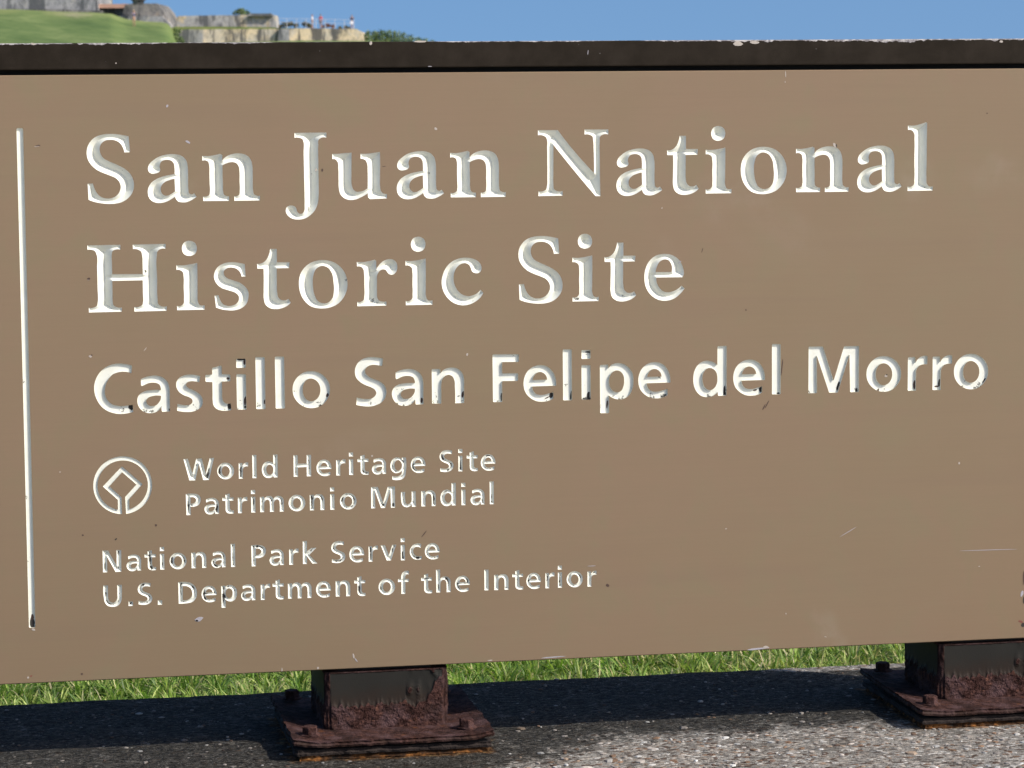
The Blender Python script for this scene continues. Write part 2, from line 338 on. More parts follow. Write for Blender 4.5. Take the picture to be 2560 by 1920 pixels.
# ------------------------------------------------------------------ the sign
X0, X1 = -1.315, .906; Z0, Z1 = .1996, 1.1078
sign = empty('park_sign', (-.204, .08, ZG)); tag(sign, 'wide brown carved park sign with white lettering on rusty steel posts', 'sign')
inv = Matrix.Translation((.204, -.08, -ZG))
def sign_part(o):
    o.parent = sign; o.matrix_parent_inverse = inv; return o
GL = {'SG': {'S': ['621,980! 637,757! 632,742! 553,741! 531,821 487,884 426,919 350,930 273,917 217,873 192,804 200,734 240,664 322,614 432,564 541,507 623,436 670,352 686,254 666,157 608,74 517,12 419,-14 308,-19 170,-3 80,19 12,48! 8,166 4,285! 82,286! 99,221 132,151 186,94 254,65 338,64 421,98 471,160 490,229 474,299 427,356 345,398 235,442 139,492 58,569 12,653 0,736 16,834 66,916 143,978 248,1009 358,1017 483,1006 566,990'], 'a': ['10,503 19,454 60,423 123,425 172,442 190,466 183,528 193,570 217,605 266,622 322,622 370,603 395,568 403,512 405,442 404,410! 331,398 219,374 121,334 50,279 10,210 0,140 15,70 59,16 128,-13 211,-14 296,10 366,50 406,74! 419,36 449,3 505,-12 575,-9 645,18 723,68! 689,120! 640,105 612,124 604,173 601,271 603,411 599,523 580,607 532,667 463,698 379,708 282,700 170,668 85,614 28,558', '401,341! 330,324 252,290 210,249 192,193 207,130 248,94 297,91 354,118 406,155!'], 'n': ['1,677! 70,671 168,682 267,703! 299,685! 297,601! 350,656 435,693 534,707 618,695 688,659 729,595 747,511 750,398 748,258 752,145 763,96 798,74 853,69! 848,-1! 468,-1! 468,68! 516,71 544,92 552,148 552,289 553,429 542,513 510,559 454,578 384,569 299,530! 298,404 301,264 302,152 315,95 347,74 390,69! 389,0! 4,2! 2,69! 59,71 94,92 105,140 104,267 103,407 100,547 89,586 62,604 0,604!'], 'J': ['150,1003! 631,1003! 630,927! 543,921 512,893 506,818 503,532 503,280 501,61 486,-57 442,-158 373,-232 288,-282 194,-297 93,-279 26,-227 0,-159 16,-109 62,-86 113,-89 150,-111 174,-179 212,-211 255,-205 281,-164 287,-88 288,64 286,367 284,703 283,870 269,909 230,926 149,929!'], 'u': ['1,681! 101,683 204,692 294,697! 290,526 287,357 289,222 312,146 357,110 417,110 477,126 532,159! 535,286 534,421 525,539 505,580 466,599 429,605! 430,680! 527,678 629,690 724,702! 726,520 722,351 722,182 738,106 775,76 823,67! 822,1! 566,-7! 535,24! 533,83! 433,26 347,-7 262,-14 177,12 118,72 94,166 91,292 90,461 79,562 52,596 0,603!'], 'N': ['1,1003! 309,1003! 627,607 873,343! 874,499 869,693 862,842 850,902 812,925 728,930! 728,1006! 1100,1004! 1100,929! 1011,926 974,901 964,826 963,618 965,289 971,-13! 896,-12! 473,489 239,782! 238,596 236,373 236,180 245,105 280,79 379,73! 379,3! 2,1! 3,74! 82,78 120,100 136,151 143,300 144,523 143,746 142,850 123,899 80,922 0,927!'], 't': ['200,895! 299,894! 299,691! 488,689! 481,602! 294,601! 293,421 295,241 310,166 352,124 406,116 465,138! 499,79! 437,28 359,-3 266,-14 181,5 119,56 94,139 93,274 97,424 96,599! 3,602! 0,675! 82,686 144,738 178,805'], 'i': ['1,677! 91,672 200,685 312,706! 312,488 309,263 312,127 332,78 410,68! 410,2! 0,2! 0,68! 67,70 98,100 106,175 105,341 106,506 94,574 60,600 1,606!', '200,1040 284,1006 312,924 284,844 200,811 116,845 88,927 116,1007'], 'o': ['366,712 534,676 669,562 737,350 695,172 569,35 358,-20 165,25 47,156 0,343 30,521 164,665', '354,625 442,597 501,515 526,369 530,239 501,126 442,70 366,58 282,96 232,194 212,324 218,470 265,582'], 'l': ['0,1016! 92,1013 195,1033 298,1065! 314,1048! 310,795 309,468 307,205 318,99 348,65 410,61! 410,-3! 1,-4! 0,64! 73,68 102,94 110,175 108,470 109,797 102,895 71,936 0,947!'], 'H': ['0,996! 488,998! 485,927! 418,927 373,909 358,857 358,721 358,560! 810,554! 811,712 807,833 788,897 748,921 673,930! 671,996! 1158,999! 1155,927! 1070,919 1037,890 1024,829 1021,481 1022,178 1031,102 1061,74 1159,66! 1151,-2! 674,-4! 675,64! 752,70 790,89 806,137 807,258 808,461! 356,461! 356,268 356,162 370,94 407,70 491,61! 486,-1! 1,-3! 1,67! 78,70 120,92 136,152 138,348 137,650 133,861 111,910 74,927 0,931!'], 's': ['464,673! 473,488! 412,487! 386,563 341,605 273,625 197,616 150,576 150,522 187,476 277,436 383,396 465,333 510,256 510,164 476,74 406,14 299,-17 193,-15 102,2 22,30! 3,209! 63,214! 82,151 126,81 194,52 270,55 332,84 366,137 364,198 319,245 229,280 108,325 33,395 0,480 14,571 68,646 160,692 267,706 373,696'], 'r': ['1,675! 78,670 179,682 273,704! 296,691! 297,556! 344,626 409,682 481,706 553,700 603,657 618,585 601,514 550,472 500,477 464,510 443,543 393,554 342,526 310,470 304,370 302,213 308,120 329,84 372,68 444,67! 444,3! 0,2! 0,69! 63,71 97,96 109,160 111,331 108,502 96,567 70,596 3,604!'], 'c': ['643,164! 594,93 513,30 411,-11 309,-18 193,16 92,97 20,220 0,336 23,464 82,578 170,655 287,700 403,706 505,684 577,640 616,574 612,510 583,475 525,468 474,495 453,549 424,600 373,624 308,616 242,567 198,489 185,389 203,288 253,201 325,142 405,119 485,132 544,159 600,214!'], 'e': ['638,168! 570,88 469,13 354,-17 224,0 110,70 31,183 0,323 13,463 68,587 169,676 298,707 427,692 542,620 607,507 624,381 606,342! 189,345! 193,278 232,193 304,128 383,113 469,132 541,170 592,211!', '177,428! 197,508 240,584 312,622 384,609 424,553 434,427!']}, 'NG': {'C': ['567,708! 553,593! 506,610 442,619 360,612 286,586 221,523 174,441 154,349 162,257 204,181 267,129 349,108 422,103 486,109 564,116! 569,9! 493,-7 401,-17 301,-6 192,34 94,111 32,214 0,326 2,436 35,537 96,628 189,699 299,738 399,742 490,728'], 'a': ['57,499! 120,527 203,545 294,546 385,516 448,454 479,369 482,276 481,137 483,1! 361,-1! 354,76! 320,30 265,-5 191,-17 109,0 37,57 0,142 2,216 37,275 106,315 198,329 354,329! 350,373 333,410 292,435 237,443 164,434 117,414 71,395! 58,413!', '352,243! 233,242 168,220 131,175 139,133 175,97 230,91 276,101 323,146 350,197'], 's': ['362,524! 344,430! 285,444 220,449 165,432 144,400 164,362 236,323 318,274 373,217 392,151 375,68 314,14 230,-12 138,-14 5,9! 11,114! 85,95 149,88 204,96 237,132 234,174 197,205 115,238 34,301 0,376 4,441 47,504 121,540 222,550 296,541'], 't': ['103,640! 247,678! 247,543! 376,535! 374,433! 247,432! 247,255 248,190 270,124 320,94 376,100! 381,-1! 309,-13 235,-8 161,20 116,72 104,147 104,259 104,428! 1,434! 0,538! 104,540!'], 'i': ['0,537! 142,535! 143,-3! 1,0!', '2,770! 143,768! 143,632! 0,632!'], 'l': ['0,788! 140,786! 141,-3! 1,-1!'], 'o': ['282,554 394,531 491,463 551,370 568,266 548,163 485,71 395,8 287,-10 175,14 78,83 17,178 0,277 20,384 84,476 174,537', '285,442 350,417 401,360 423,270 407,186 360,122 275,94 205,126 164,193 153,282 172,370 219,425'], 'S': ['434,718! 418,603! 357,617 282,625 206,607 159,561 160,505 204,452 288,407 382,367 448,309 478,224 464,130 416,60 331,11 226,-9 132,-4 15,20! 23,134! 105,112 181,105 247,112 304,148 324,195 305,242 249,282 165,317 71,376 16,443 0,528 18,611 66,680 151,730 236,744 340,736'], 'n': ['0,536! 133,538! 137,465! 171,511 238,544 314,553 400,533 466,475 496,389 499,247 497,3! 358,2! 357,251 350,355 322,413 265,442 208,425 165,379 147,304 145,162 142,4! 1,6!'], 'h': ['0,798! 141,798! 140,465! 174,511 241,544 317,553 402,533 469,475 499,389 502,247 500,3! 361,2! 360,251 353,355 325,413 268,442 211,425 168,379 150,304 148,162 144,4! 4,6!'], 'F': ['0,737! 411,731! 408,613! 149,617! 148,440! 399,438! 394,321! 147,323! 147,2! 2,3!'], 'e': ['467,133! 464,35! 398,2 302,-12 205,-2 109,48 33,131 0,246 6,341 55,453 142,527 248,554 344,541 431,481 488,385 508,230! 135,228! 149,166 187,117 244,95 322,95 389,112', '140,328! 160,384 199,430 266,448 324,422 358,379 370,326!'], 'p': ['0,530! 133,538! 137,474! 179,526 240,550 317,553 393,527 469,466 519,382 531,284 518,164 475,68 406,10 329,-12 253,-4 192,20 142,55! 141,-219! 2,-217!', '270,441 324,424 369,371 384,281 372,191 338,124 276,100 215,120 162,182 144,264 159,354 202,416'], 'd': ['389,776! 536,781! 533,2! 397,0! 392,59! 354,27 296,-4 211,-14 127,9 60,68 14,160 0,274 14,381 69,486 145,541 220,555 296,541 347,515 387,481!', '267,440 330,417 372,363 387,281 380,199 346,134 287,95 228,104 178,155 149,246 149,312 174,385 212,426'], 'M': ['3,733! 234,732! 412,186! 580,727! 823,724! 823,-3! 681,-2! 669,593! 479,-1! 339,-1! 135,592! 140,1! 0,-2!'], 'r': ['1,526! 120,527! 126,430! 173,500 232,536 322,539! 320,408! 263,409 188,385 144,329 137,243 136,-6! 0,-5!']}, 'MG': {'W': ['0,325! 65,326! 132,99! 192,322! 276,325! 330,92! 396,327! 459,328! 378,-5! 292,-6! 231,242! 172,-6! 83,-3!'], 'H': ['0,330! 64,328! 64,197! 200,197! 202,328! 268,327! 265,0! 199,0! 199,144! 64,141! 64,-1! 0,0!'], 'P': ['0,316! 109,320 176,306 218,260 219,203 190,148 139,124 69,122! 67,-4! 3,-5!', '70,265! 125,260 152,234 149,200 123,176 68,171!'], 'm': ['0,234! 62,236! 64,204! 96,237 141,246 180,234 204,196! 242,232 287,242 332,223 358,182 361,131 359,-1! 298,-1! 298,122 292,168 270,189 241,183 215,153 212,91 210,0! 148,0! 148,127 143,167 123,190 95,184 68,153 63,96 61,1! 2,1!'], 'g': ['240,242! 237,14 225,-43 184,-88 110,-104 27,-91! 28,-37! 87,-48 139,-34 170,-7 178,36! 134,11 77,5 26,38 0,101 4,158 33,214 85,244 137,240 178,212! 180,244!', '119,206 159,182 179,124 163,68 123,40 83,59 64,111 67,162 90,195'], 'u': ['0,236! 62,237! 63,105 71,59 100,44 134,57 158,90 162,147 161,241! 223,241! 226,2! 165,2! 163,42! 134,11 88,-2 42,12 12,47 1,101'], 'k': ['2,353! 66,357! 62,195! 137,244! 210,246! 98,138! 223,3! 146,2! 63,120! 61,1! 0,2!'], 'v': ['0,244! 64,244! 124,85! 180,246! 240,248! 155,5! 91,5!'], 'c': ['178,240! 171,182! 126,199 87,196 58,167 54,122 76,76 118,55 182,58! 182,8! 124,0 59,16 15,66 0,131 16,188 55,232 114,251'], 'U': ['0,316! 69,316! 66,170 70,109 93,66 134,48 176,62 201,104 205,189 206,316! 274,316! 271,162 266,89 235,24 180,-11 121,-14 62,3 19,51 3,124'], '.': ['2,56! 67,54! 66,-12! 0,-12!'], 'N': ['0,323! 82,321! 205,87! 209,323! 278,321! 273,-8! 188,-9! 66,225! 64,-9! 0,-9!'], 'D': ['0,319! 113,321 196,299 255,244 280,152 264,67 209,11 130,-6 2,-7!', '68,258! 123,256 183,223 209,152 198,88 156,54 64,48!'], 'f': ['170,354! 166,300! 138,304 118,283 114,234! 168,233! 165,188! 114,186! 111,2! 49,2! 52,189! 0,188! 1,236! 50,237! 53,292 77,336 116,357'], 'I': ['0,328! 67,328! 67,5! 2,4!']}}
ROWS = [('A', 918.85, [('S', -638.31), ('a', -549.58), ('n', -467.73), ('J', -344.03), ('u', -272.53), ('a', -174.91), ('n', -92.53), ('N', 43.37), ('a', 165.66), ('t', 245.83), ('i', 307.09), ('o', 363.05), ('n', 451.63), ('a', 550.75), ('l', 633.01)]), ('B', 756.24, [('H', -640.54), ('i', -509.47), ('s', -453.47), ('t', -388.5), ('o', -325.84), ('r', -237.47), ('i', -163.18), ('c', -107.73), ('S', 11.7), ('i', 95.87), ('t', 146.37), ('e', 209.27)]), ('C', 604.25, [('C', -634.92), ('a', -571.39), ('s', -513.04), ('t', -469.26), ('i', -422.55), ('l', -393.59), ('l', -364.1), ('o', -337.89), ('S', -242.64), ('a', -186.02), ('n', -124.56), ('F', -30.04), ('e', 18.17), ('l', 79.92), ('i', 109.18), ('p', 138.21), ('e', 199.13), ('d', 286.69), ('e', 350.92), ('l', 413.28), ('M', 472.42), ('o', 567.16), ('r', 635.05), ('r', 675.94), ('o', 711.27)]), ('D', 499.29, [('W', -504.51), ('o', -454.09), ('r', -421.51), ('l', -400.87), ('d', -386.49), ('H', -338.26), ('e', -303.33), ('r', -273.28), ('i', -253.5), ('t', -240.53), ('a', -218.31), ('g', -189.99), ('e', -158.51), ('S', -113.72), ('i', -84.68), ('t', -71.64), ('e', -49.68)]), ('E', 446.75, [('P', -501.97), ('a', -474.29), ('t', -447.11), ('r', -423.68), ('i', -403.69), ('m', -390.19), ('o', -346.78), ('n', -314.32), ('i', -283.13), ('o', -268.23), ('M', -220.37), ('u', -173.93), ('n', -142.82), ('d', -113.13), ('i', -80.48), ('a', -66.15), ('l', -36.26)]), ('F', 364.75, [('N', -628.27), ('a', -592.77), ('t', -565.74), ('i', -542.59), ('o', -528.36), ('n', -495.43), ('a', -465.41), ('l', -435.67), ('P', -404.77), ('a', -377.0), ('r', -347.2), ('k', -326.35), ('S', -282.64), ('e', -254.9), ('r', -225.31), ('v', -206.43), ('i', -175.55), ('c', -161.63), ('e', -138.13)]), ('G', 312.37, [('U', -628.13), ('.', -591.27), ('S', -576.97), ('.', -547.36), ('D', -516.11), ('e', -481.18), ('p', -451.33), ('a', -421.16), ('r', -391.27), ('t', -373.18), ('m', -349.94), ('e', -306.77), ('n', -276.76), ('t', -247.94), ('o', -210.58), ('f', -180.44), ('t', -144.54), ('h', -121.24), ('e', -91.6), ('I', -45.97), ('n', -30.36), ('t', -1.95), ('e', 20.18), ('r', 50.15), ('i', 69.97), ('o', 83.8), ('r', 116.83)])]
def parse(s):                                          # 'x,y' points in 0.1 mm, '!' marks a corner
    out = []
    for t in s.split():
        k = t.endswith('!'); x, y = t.rstrip('!').split(','); out.append((float(x)*1e-4, float(y)*1e-4, k))
    return out
def curve(pts, step):
    n = len(pts); P = [np.array(q[:2]) for q in pts]; out = []
    for i in range(n):
        a, b = P[i], P[(i+1) % n]; ca, cb = pts[i][2], pts[(i+1) % n][2]; L = np.linalg.norm(b-a)
        if ca and cb: out.append(a); continue
        def tan(k):
            p0, p1, p2 = P[(k-1) % n], P[k % n], P[(k+1) % n]; l0, l1 = np.linalg.norm(p1-p0), np.linalg.norm(p2-p1)
            t = ((p1-p0)/l0*l1 + (p2-p1)/l1*l0)/(l0+l1); return t
        ta = tan(i) if not ca else None; tb = tan(i+1) if not cb else None
        if ta is None: ta = 2*(b-a)/L - tb
        if tb is None: tb = 2*(b-a)/L - ta
        m = max(2, int(math.ceil(L/step)))
        for j in range(m):
            t = j/m; h00 = 2*t**3-3*t*t+1; h10 = t**3-2*t*t+t; h01 = -2*t**3+3*t*t; h11 = t**3-t*t
            out.append(h00*a + h10*L*ta + h01*b + h11*L*tb)
    return np.array(out)
def round_corners(C, r):
    out = []; n = len(C)
    for i in range(n):
        a, b, c = C[i-1], C[i], C[(i+1) % n]; u = a-b; w2 = c-b; lu, lw = np.linalg.norm(u), np.linalg.norm(w2)
        cosang = float(u@w2)/(lu*lw+1e-12)
        if cosang > -.85:
            rr = min(r, lu*.45, lw*.45); p, q = b+u/lu*rr, b+w2/lw*rr
            for t in (0, .25, .5, .75, 1): out.append((1-t)**2*p + 2*t*(1-t)*b + t*t*q)
        else: out.append(b)
    return np.array(out)
def area(C): return .5*float(np.sum(C[:, 0]*np.roll(C[:, 1], -1) - np.roll(C[:, 0], -1)*C[:, 1]))
def cdt(contours, extra=None):
    V = []; Fc = []
    for C in contours:
        C2 = C if area(C) > 0 else C[::-1]; s = len(V); V += [Vector((float(q[0]), float(q[1]))) for q in C2]; Fc.append(list(range(s, len(V))))
    nb = len(V)
    if extra is not None: V += [Vector((float(q[0]), float(q[1]))) for q in extra]
    ov, oe, of, _, _, idf = delaunay_2d_cdt(V, [], Fc, 0, 1e-7, True)
    return np.array([(q.x, q.y) for q in ov]), [tri for tri, ids in zip(of, idf) if len(ids) % 2 == 1]
def seg_dist(Pt, contours):
    d = np.full(len(Pt), 1e9)
    for C in contours:
        A = C; B = np.roll(C, -1, 0); AB = B-A; L2 = (AB**2).sum(1)+1e-18
        for s in range(0, len(Pt), 1500):
            q = Pt[s:s+1500]; AP = q[:, None]-A[None]; t = np.clip((AP*AB).sum(2)/L2, 0, 1)
            d[s:s+1500] = np.minimum(d[s:s+1500], np.sqrt((((AP-t[..., None]*AB))**2).sum(2)).min(1))
    return d
def inside(Pt, contours):
    r = np.zeros(len(Pt), bool)
    for C in contours:
        A = C; B = np.roll(C, -1, 0)
        for s in range(0, len(Pt), 1500):
            x, y = Pt[s:s+1500, 0][:, None], Pt[s:s+1500, 1][:, None]
            cr = (A[:, 1] > y) != (B[:, 1] > y); xi = (B[:, 0]-A[:, 0])*(y-A[:, 1])/(B[:, 1]-A[:, 1]+1e-18)+A[:, 0]
            r[s:s+1500] ^= ((cr & (x < xi)).sum(1) % 2).astype(bool)
    return r
def v_cut(name, contours, g):                          # chisel cut: the depth grows with the distance from the outline
    allp = np.concatenate(contours); lo, hi = allp.min(0), allp.max(0)
    gx, gy = np.meshgrid(np.arange(lo[0], hi[0], g), np.arange(lo[1], hi[1], g*.87)); gx = gx + (np.arange(gx.shape[0]) % 2)[:, None]*g*.5
    Pt = np.stack([gx.ravel(), gy.ravel()], 1); Pt = Pt[inside(Pt, contours)]; d = seg_dist(Pt, contours); Pt = Pt[d > g*.45]
    v2, tris = cdt(contours, Pt); d = seg_dist(v2, contours); d[d < 1e-6] = 0
    me = fast_mesh(name, np.stack([v2[:, 0], d*.98, v2[:, 1]], 1), np.array([t[:3] for t in tris]), False)
    fattr(me, 'cut', np.clip(d/max(1e-6, d.max()), 0, 1)); return me
def flat_cut(name, contours, depth):                   # routed cut: straight walls, flat floor
    v2, tris = cdt(contours); V = [(q[0], depth, q[1]) for q in v2]; F = [tuple(t) for t in tris]
    for C in contours:
        C2 = C if area(C) > 0 else C[::-1]; s = len(V); n = len(C2)
        for q in C2: V.append((q[0], 0, q[1]))
        for q in C2: V.append((q[0], depth, q[1]))
        for i in range(n): k = (i+1) % n; F.append((s+i, s+k, s+n+k, s+n+i))
    return mesh(name, V, F)
holes = []
panel_children = []
cache = {}
def glyph(style, ch):
    if (style, ch) in cache: return cache[style, ch]
    if style == 'serif': con = [curve(parse(s), .0011) for s in GL['SG'][ch]]; me = v_cut('letter', con, .00062); mat = M_wbig.m
    elif style == 'flat':
        con = [round_corners(curve(parse(s), .0012), .0016) for s in GL['NG'][ch]]; me = flat_cut('letter', con, .0035); mat = M_wflat.m
    else:
        src, k = (GL['MG'][ch], 1.0) if ch in GL['MG'] else (GL['NG'][ch], .448)
        con = [curve(parse(s), .0012/k)*k for s in src]; con = [np.array(C) for C in con]; me = v_cut('letter', con, .00036); mat = M_wsmall.m
    me.materials.append(mat); cache[style, ch] = (me, con); return cache[style, ch]
for name, base_z, letters in ROWS:
    style = 'serif' if name in 'AB' else ('flat' if name == 'C' else 'small')
    for ch, x in letters:
        me, con = glyph(style, ch); ox, oz = x*1e-3, base_z*1e-3
        holes += [C + np.array((ox, oz)) for C in con]
        panel_children.append(('letter', me, (ox, 0, oz)))
# emblem: open ring running into a diamond
s_u = 1/9.2167*.596e-3
def arc(r, a0, a1, n): return [(801+r*math.cos(math.radians(a0+(a1-a0)*i/n)), 858+r*math.sin(math.radians(a0+(a1-a0)*i/n))) for i in range(n+1)]
ob = arc(668, 92.6, 444.6, 150)
out_c = ob + [(850, 1130), (1115, 850), (795, 555), (497, 870), (768, 1138)]
hole_c = [(683, 1190), (348, 872), (792, 420), (1252, 846), (940, 1180)] + arc(574, 76, -258, 140)
LOGO_C = (-.5960, .4950)
con = [np.array([((x-801)*s_u*1.012, -(y-858)*s_u*1.012) for x, y in C]) for C in (out_c, hole_c)]
me = flat_cut('emblem', con, .0021); me.materials.append(M_wbig.m)
holes += [C + np.array(LOGO_C) for C in con]; panel_children.append(('emblem', me, (LOGO_C[0], 0, LOGO_C[1])))
con = [round_corners(np.array([(-.7401, .2843), (-.7306, .2843), (-.7303, 1.0305), (-.7399, 1.0305)]), .0022)]
me = flat_cut('rule_line', [C - np.array((-.735, .2843)) for C in con], .0034); me.materials.append(M_wflat.m)
holes += con; panel_children.append(('rule_line', me, (-.735, 0, .2843)))
# panel: the face is pierced by every cut, edges slightly eased
E_ = .0012
outer = np.array([(X0+E_, Z0+E_), (X1-E_, Z0+E_), (X1-E_, Z1-E_), (X0+E_, Z1-E_)])
v2, tris = cdt([outer]+holes)
V = [(q[0], 0, q[1]) for q in v2]; F = [tuple(t)[::-1] for t in tris]
idx = [int(np.argmin(((v2-c2)**2).sum(1))) for c2 in outer]
s = len(V); T = .034
for (x, z) in ((X0, Z0), (X1, Z0), (X1, Z1), (X0, Z1)): V.append((x, E_, z))
for (x, z) in ((X0, Z0), (X1, Z0), (X1, Z1), (X0, Z1)): V.append((x, T, z))
for i in range(4):
    k = (i+1) % 4; F.append((idx[i], idx[k], s+k, s+i)); F.append((s+i, s+k, s+4+k, s+4+i))
F.append((s+4, s+5, s+6, s+7))
panel = sign_part(link('sign_panel', mesh('sign_panel', V, F), M_panel.m))
for nm, me, loc in panel_children: link(nm, me, None, panel, loc)
sign_part(box('core', X0+.02, X1-.02, T+.0004, .150, .2065, 1.1320, M_core.m))
sign_part(box('back_panel', X0, X1, .1504, .176, Z0, Z1, M_panel.m))
def cap_mesh():
    import bmesh
    v, f = box_vf(X0-.001, X1+.001, -.0004, .178, 1.1155, 1.1545); bm = bmesh.new(); vs = [bm.verts.new(q) for q in v]
    for q in f: bm.faces.new([vs[i] for i in q])
    bmesh.ops.bevel(bm, geom=bm.edges[:], offset=.0019, segments=2, affect='EDGES', profile=.6)
    me = bpy.data.meshes.new('cap'); bm.to_mesh(me); bm.free(); return me
sign_part(link('cap', cap_mesh(), M_cap.m))

# chips and scratches in the face paint (photo pixel, width, height in pixels, tone)
def on_face(px, py, y=-.0003):
    d = _f + (px-1280)/FPX*_r - (py-960)/FPX*_u; t = (y-CAM.y)/d.y; return CAM + d*t
M_chip = {k: flat('bare_chip_'+k, c, .7, .25, 900) for k, c in dict(white=(.42, .37, .32), grey=(.36, .34, .36), brown=(.075, .045, .035), dark=(.035, .03, .026), red=(.2, .07, .05)).items()}
CH = [(226, 891, 9, 6, 'white', .3), (229, 888, 5, 4, 'brown', .3), (363, 873, 12, 2, 'white', -.9), (497, 1548, 22, 12, 'grey', -.3), (492, 1552, 8, 5, 'white', 0), (390, 1313, 6, 6, 'brown', .4), (290, 1348, 7, 4, 'dark', -.7),
 (884, 1640, 4, 14, 'white', -.2), (890, 1650, 3, 12, 'grey', -.6), (78, 1690, 7, 4, 'red', -.5), (70, 1694, 5, 5, 'white', 0), (205, 1685, 6, 6, 'brown', 0), (1168, 886, 5, 7, 'white', .2), (1519, 1463, 10, 8, 'brown', .3), (2398, 1158, 6, 7, 'white', 0),
 (1964, 186, 2, 18, 'white', -.06), (1963, 205, 2, 6, 'white', 0), (1089, 322, 8, 6, 'white', .5), (418, 265, 5, 8, 'grey', .4), (2468, 283, 4, 3, 'brown', 0), (1955, 920, 3, 42, 'brown', .1), (1917, 1012, 3, 24, 'brown', .5), (1910, 1018, 3, 18, 'brown', .5), (2087, 363, 8, 12, 'white', -.5), (2091, 364, 4, 8, 'dark', -.2),
 (1896, 1622, 60, 5, 'grey', -.05), (1914, 1618, 14, 8, 'white', -.1), (1383, 1643, 60, 3, 'grey', -.03), (1225, 1651, 14, 3, 'white', -.03), (705, 1674, 3, 10, 'white', 0), (795, 1670, 5, 6, 'white', 0), (2064, 1592, 6, 2, 'white', .2), (1965, 1534, 3, 5, 'white', 0), (2448, 1416, 5, 2, 'white', 0),
 (95, 364, 12, 4, 'brown', -.15), (92, 366, 14, 2, 'white', -.1), (84, 1574, 9, 6, 'white', .4), (222, 697, 7, 7, 'brown', 0), (221, 699, 5, 4, 'white', 0), (1815, 1322, 5, 3, 'white', 0), (2120, 1330, 60, 1.5, 'grey', -.5), (2470, 1375, 180, 1.6, 'grey', .01), (2215, 940, 8, 6, 'white', .2), (2217, 937, 4, 4, 'dark', 0),
 (1060, 1335, 3, 26, 'brown', .7), (790, 424, 3, 10, 'white', .3), (806, 425, 5, 8, 'brown', .3), (1655, 520, 3, 5, 'white', .3), (1480, 1415, 24, 1.5, 'grey', 0), (207, 1338, 5, 5, 'brown', .3), (930, 1140, 5, 4, 'white', 0), (960, 416, 10, 1.5, 'brown', -.1), (1700, 655, 3, 10, 'grey', .8), (1756, 625, 2, 14, 'brown', .3),
 (2555, 1484, 8, 16, 'grey', .2), (2560, 1500, 6, 24, 'dark', .1), (2558, 1562, 12, 12, 'dark', .2), (2552, 1554, 14, 6, 'red', .5), (2559, 1445, 4, 40, 'brown', 0), (470, 355, 14, 5, 'grey', .5), (1865, 775, 4, 5, 'brown', 0), (150, 1180, 4, 3, 'white', 0)]
def chip(px, py, w_, h_, tone, rot, parent, y):
    c0 = on_face(px, py, y); n = 9; V = []
    for i in range(n):
        a = 2*math.pi*i/n; rr = .78+.35*random.random(); x = math.cos(a)*w_*.5*rr; z = math.sin(a)*h_*.5*rr
        xx = x*math.cos(rot)-z*math.sin(rot); zz = x*math.sin(rot)+z*math.cos(rot); V.append((xx*6e-4, 0, -zz*6e-4))
    V2 = V + [(q[0]*1.12, .0006, q[2]*1.12) for q in V]; F = [tuple(range(n))] + [(i, n+i, n+(i+1) % n, (i+1) % n) for i in range(n)]
    o = link('paint_chip', mesh('paint_chip', V2, F), M_chip[tone].m, parent, c0); return o
for q in CH: chip(*q, panel, -.00025)
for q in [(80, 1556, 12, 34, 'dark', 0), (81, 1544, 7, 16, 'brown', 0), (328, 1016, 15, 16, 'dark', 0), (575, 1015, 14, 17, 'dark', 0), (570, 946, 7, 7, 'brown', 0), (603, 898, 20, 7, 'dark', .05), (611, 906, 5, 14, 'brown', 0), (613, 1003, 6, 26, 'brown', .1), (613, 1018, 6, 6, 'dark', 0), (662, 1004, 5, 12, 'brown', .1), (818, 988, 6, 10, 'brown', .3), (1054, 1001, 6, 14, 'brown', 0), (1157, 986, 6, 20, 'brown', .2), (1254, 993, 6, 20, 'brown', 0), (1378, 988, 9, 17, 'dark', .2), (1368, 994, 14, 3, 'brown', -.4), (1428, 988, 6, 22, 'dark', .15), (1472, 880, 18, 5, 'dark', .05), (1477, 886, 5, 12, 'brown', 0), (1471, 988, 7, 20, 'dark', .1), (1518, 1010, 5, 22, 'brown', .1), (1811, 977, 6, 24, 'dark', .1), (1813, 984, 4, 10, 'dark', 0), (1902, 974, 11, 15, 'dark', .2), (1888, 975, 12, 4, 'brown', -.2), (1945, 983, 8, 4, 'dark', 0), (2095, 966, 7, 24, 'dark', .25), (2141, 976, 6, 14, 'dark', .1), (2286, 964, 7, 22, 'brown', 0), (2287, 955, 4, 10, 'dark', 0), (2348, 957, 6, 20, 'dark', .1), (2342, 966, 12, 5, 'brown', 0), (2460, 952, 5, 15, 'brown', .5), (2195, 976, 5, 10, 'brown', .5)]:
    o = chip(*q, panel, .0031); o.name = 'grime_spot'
cap = [o for o in sign.children if o.name.startswith('cap')][0]
for q in [(1845, 109, 24, 13, 'white', .1), (1887, 106, 26, 9, 'white', .05), (927, 108, 7, 11, 'white', .1), (1050, 104, 30, 5, 'white', 0), (290, 158, 3, 4, 'white', 0), (1470, 131, 2, 12, 'grey', .1), (1075, 166, 12, 1.5, 'grey', 0), (83, 110, 12, 5, 'white', .1), (2503, 104, 9, 6, 'white', 0)]: chip(*q, cap, -.00075)

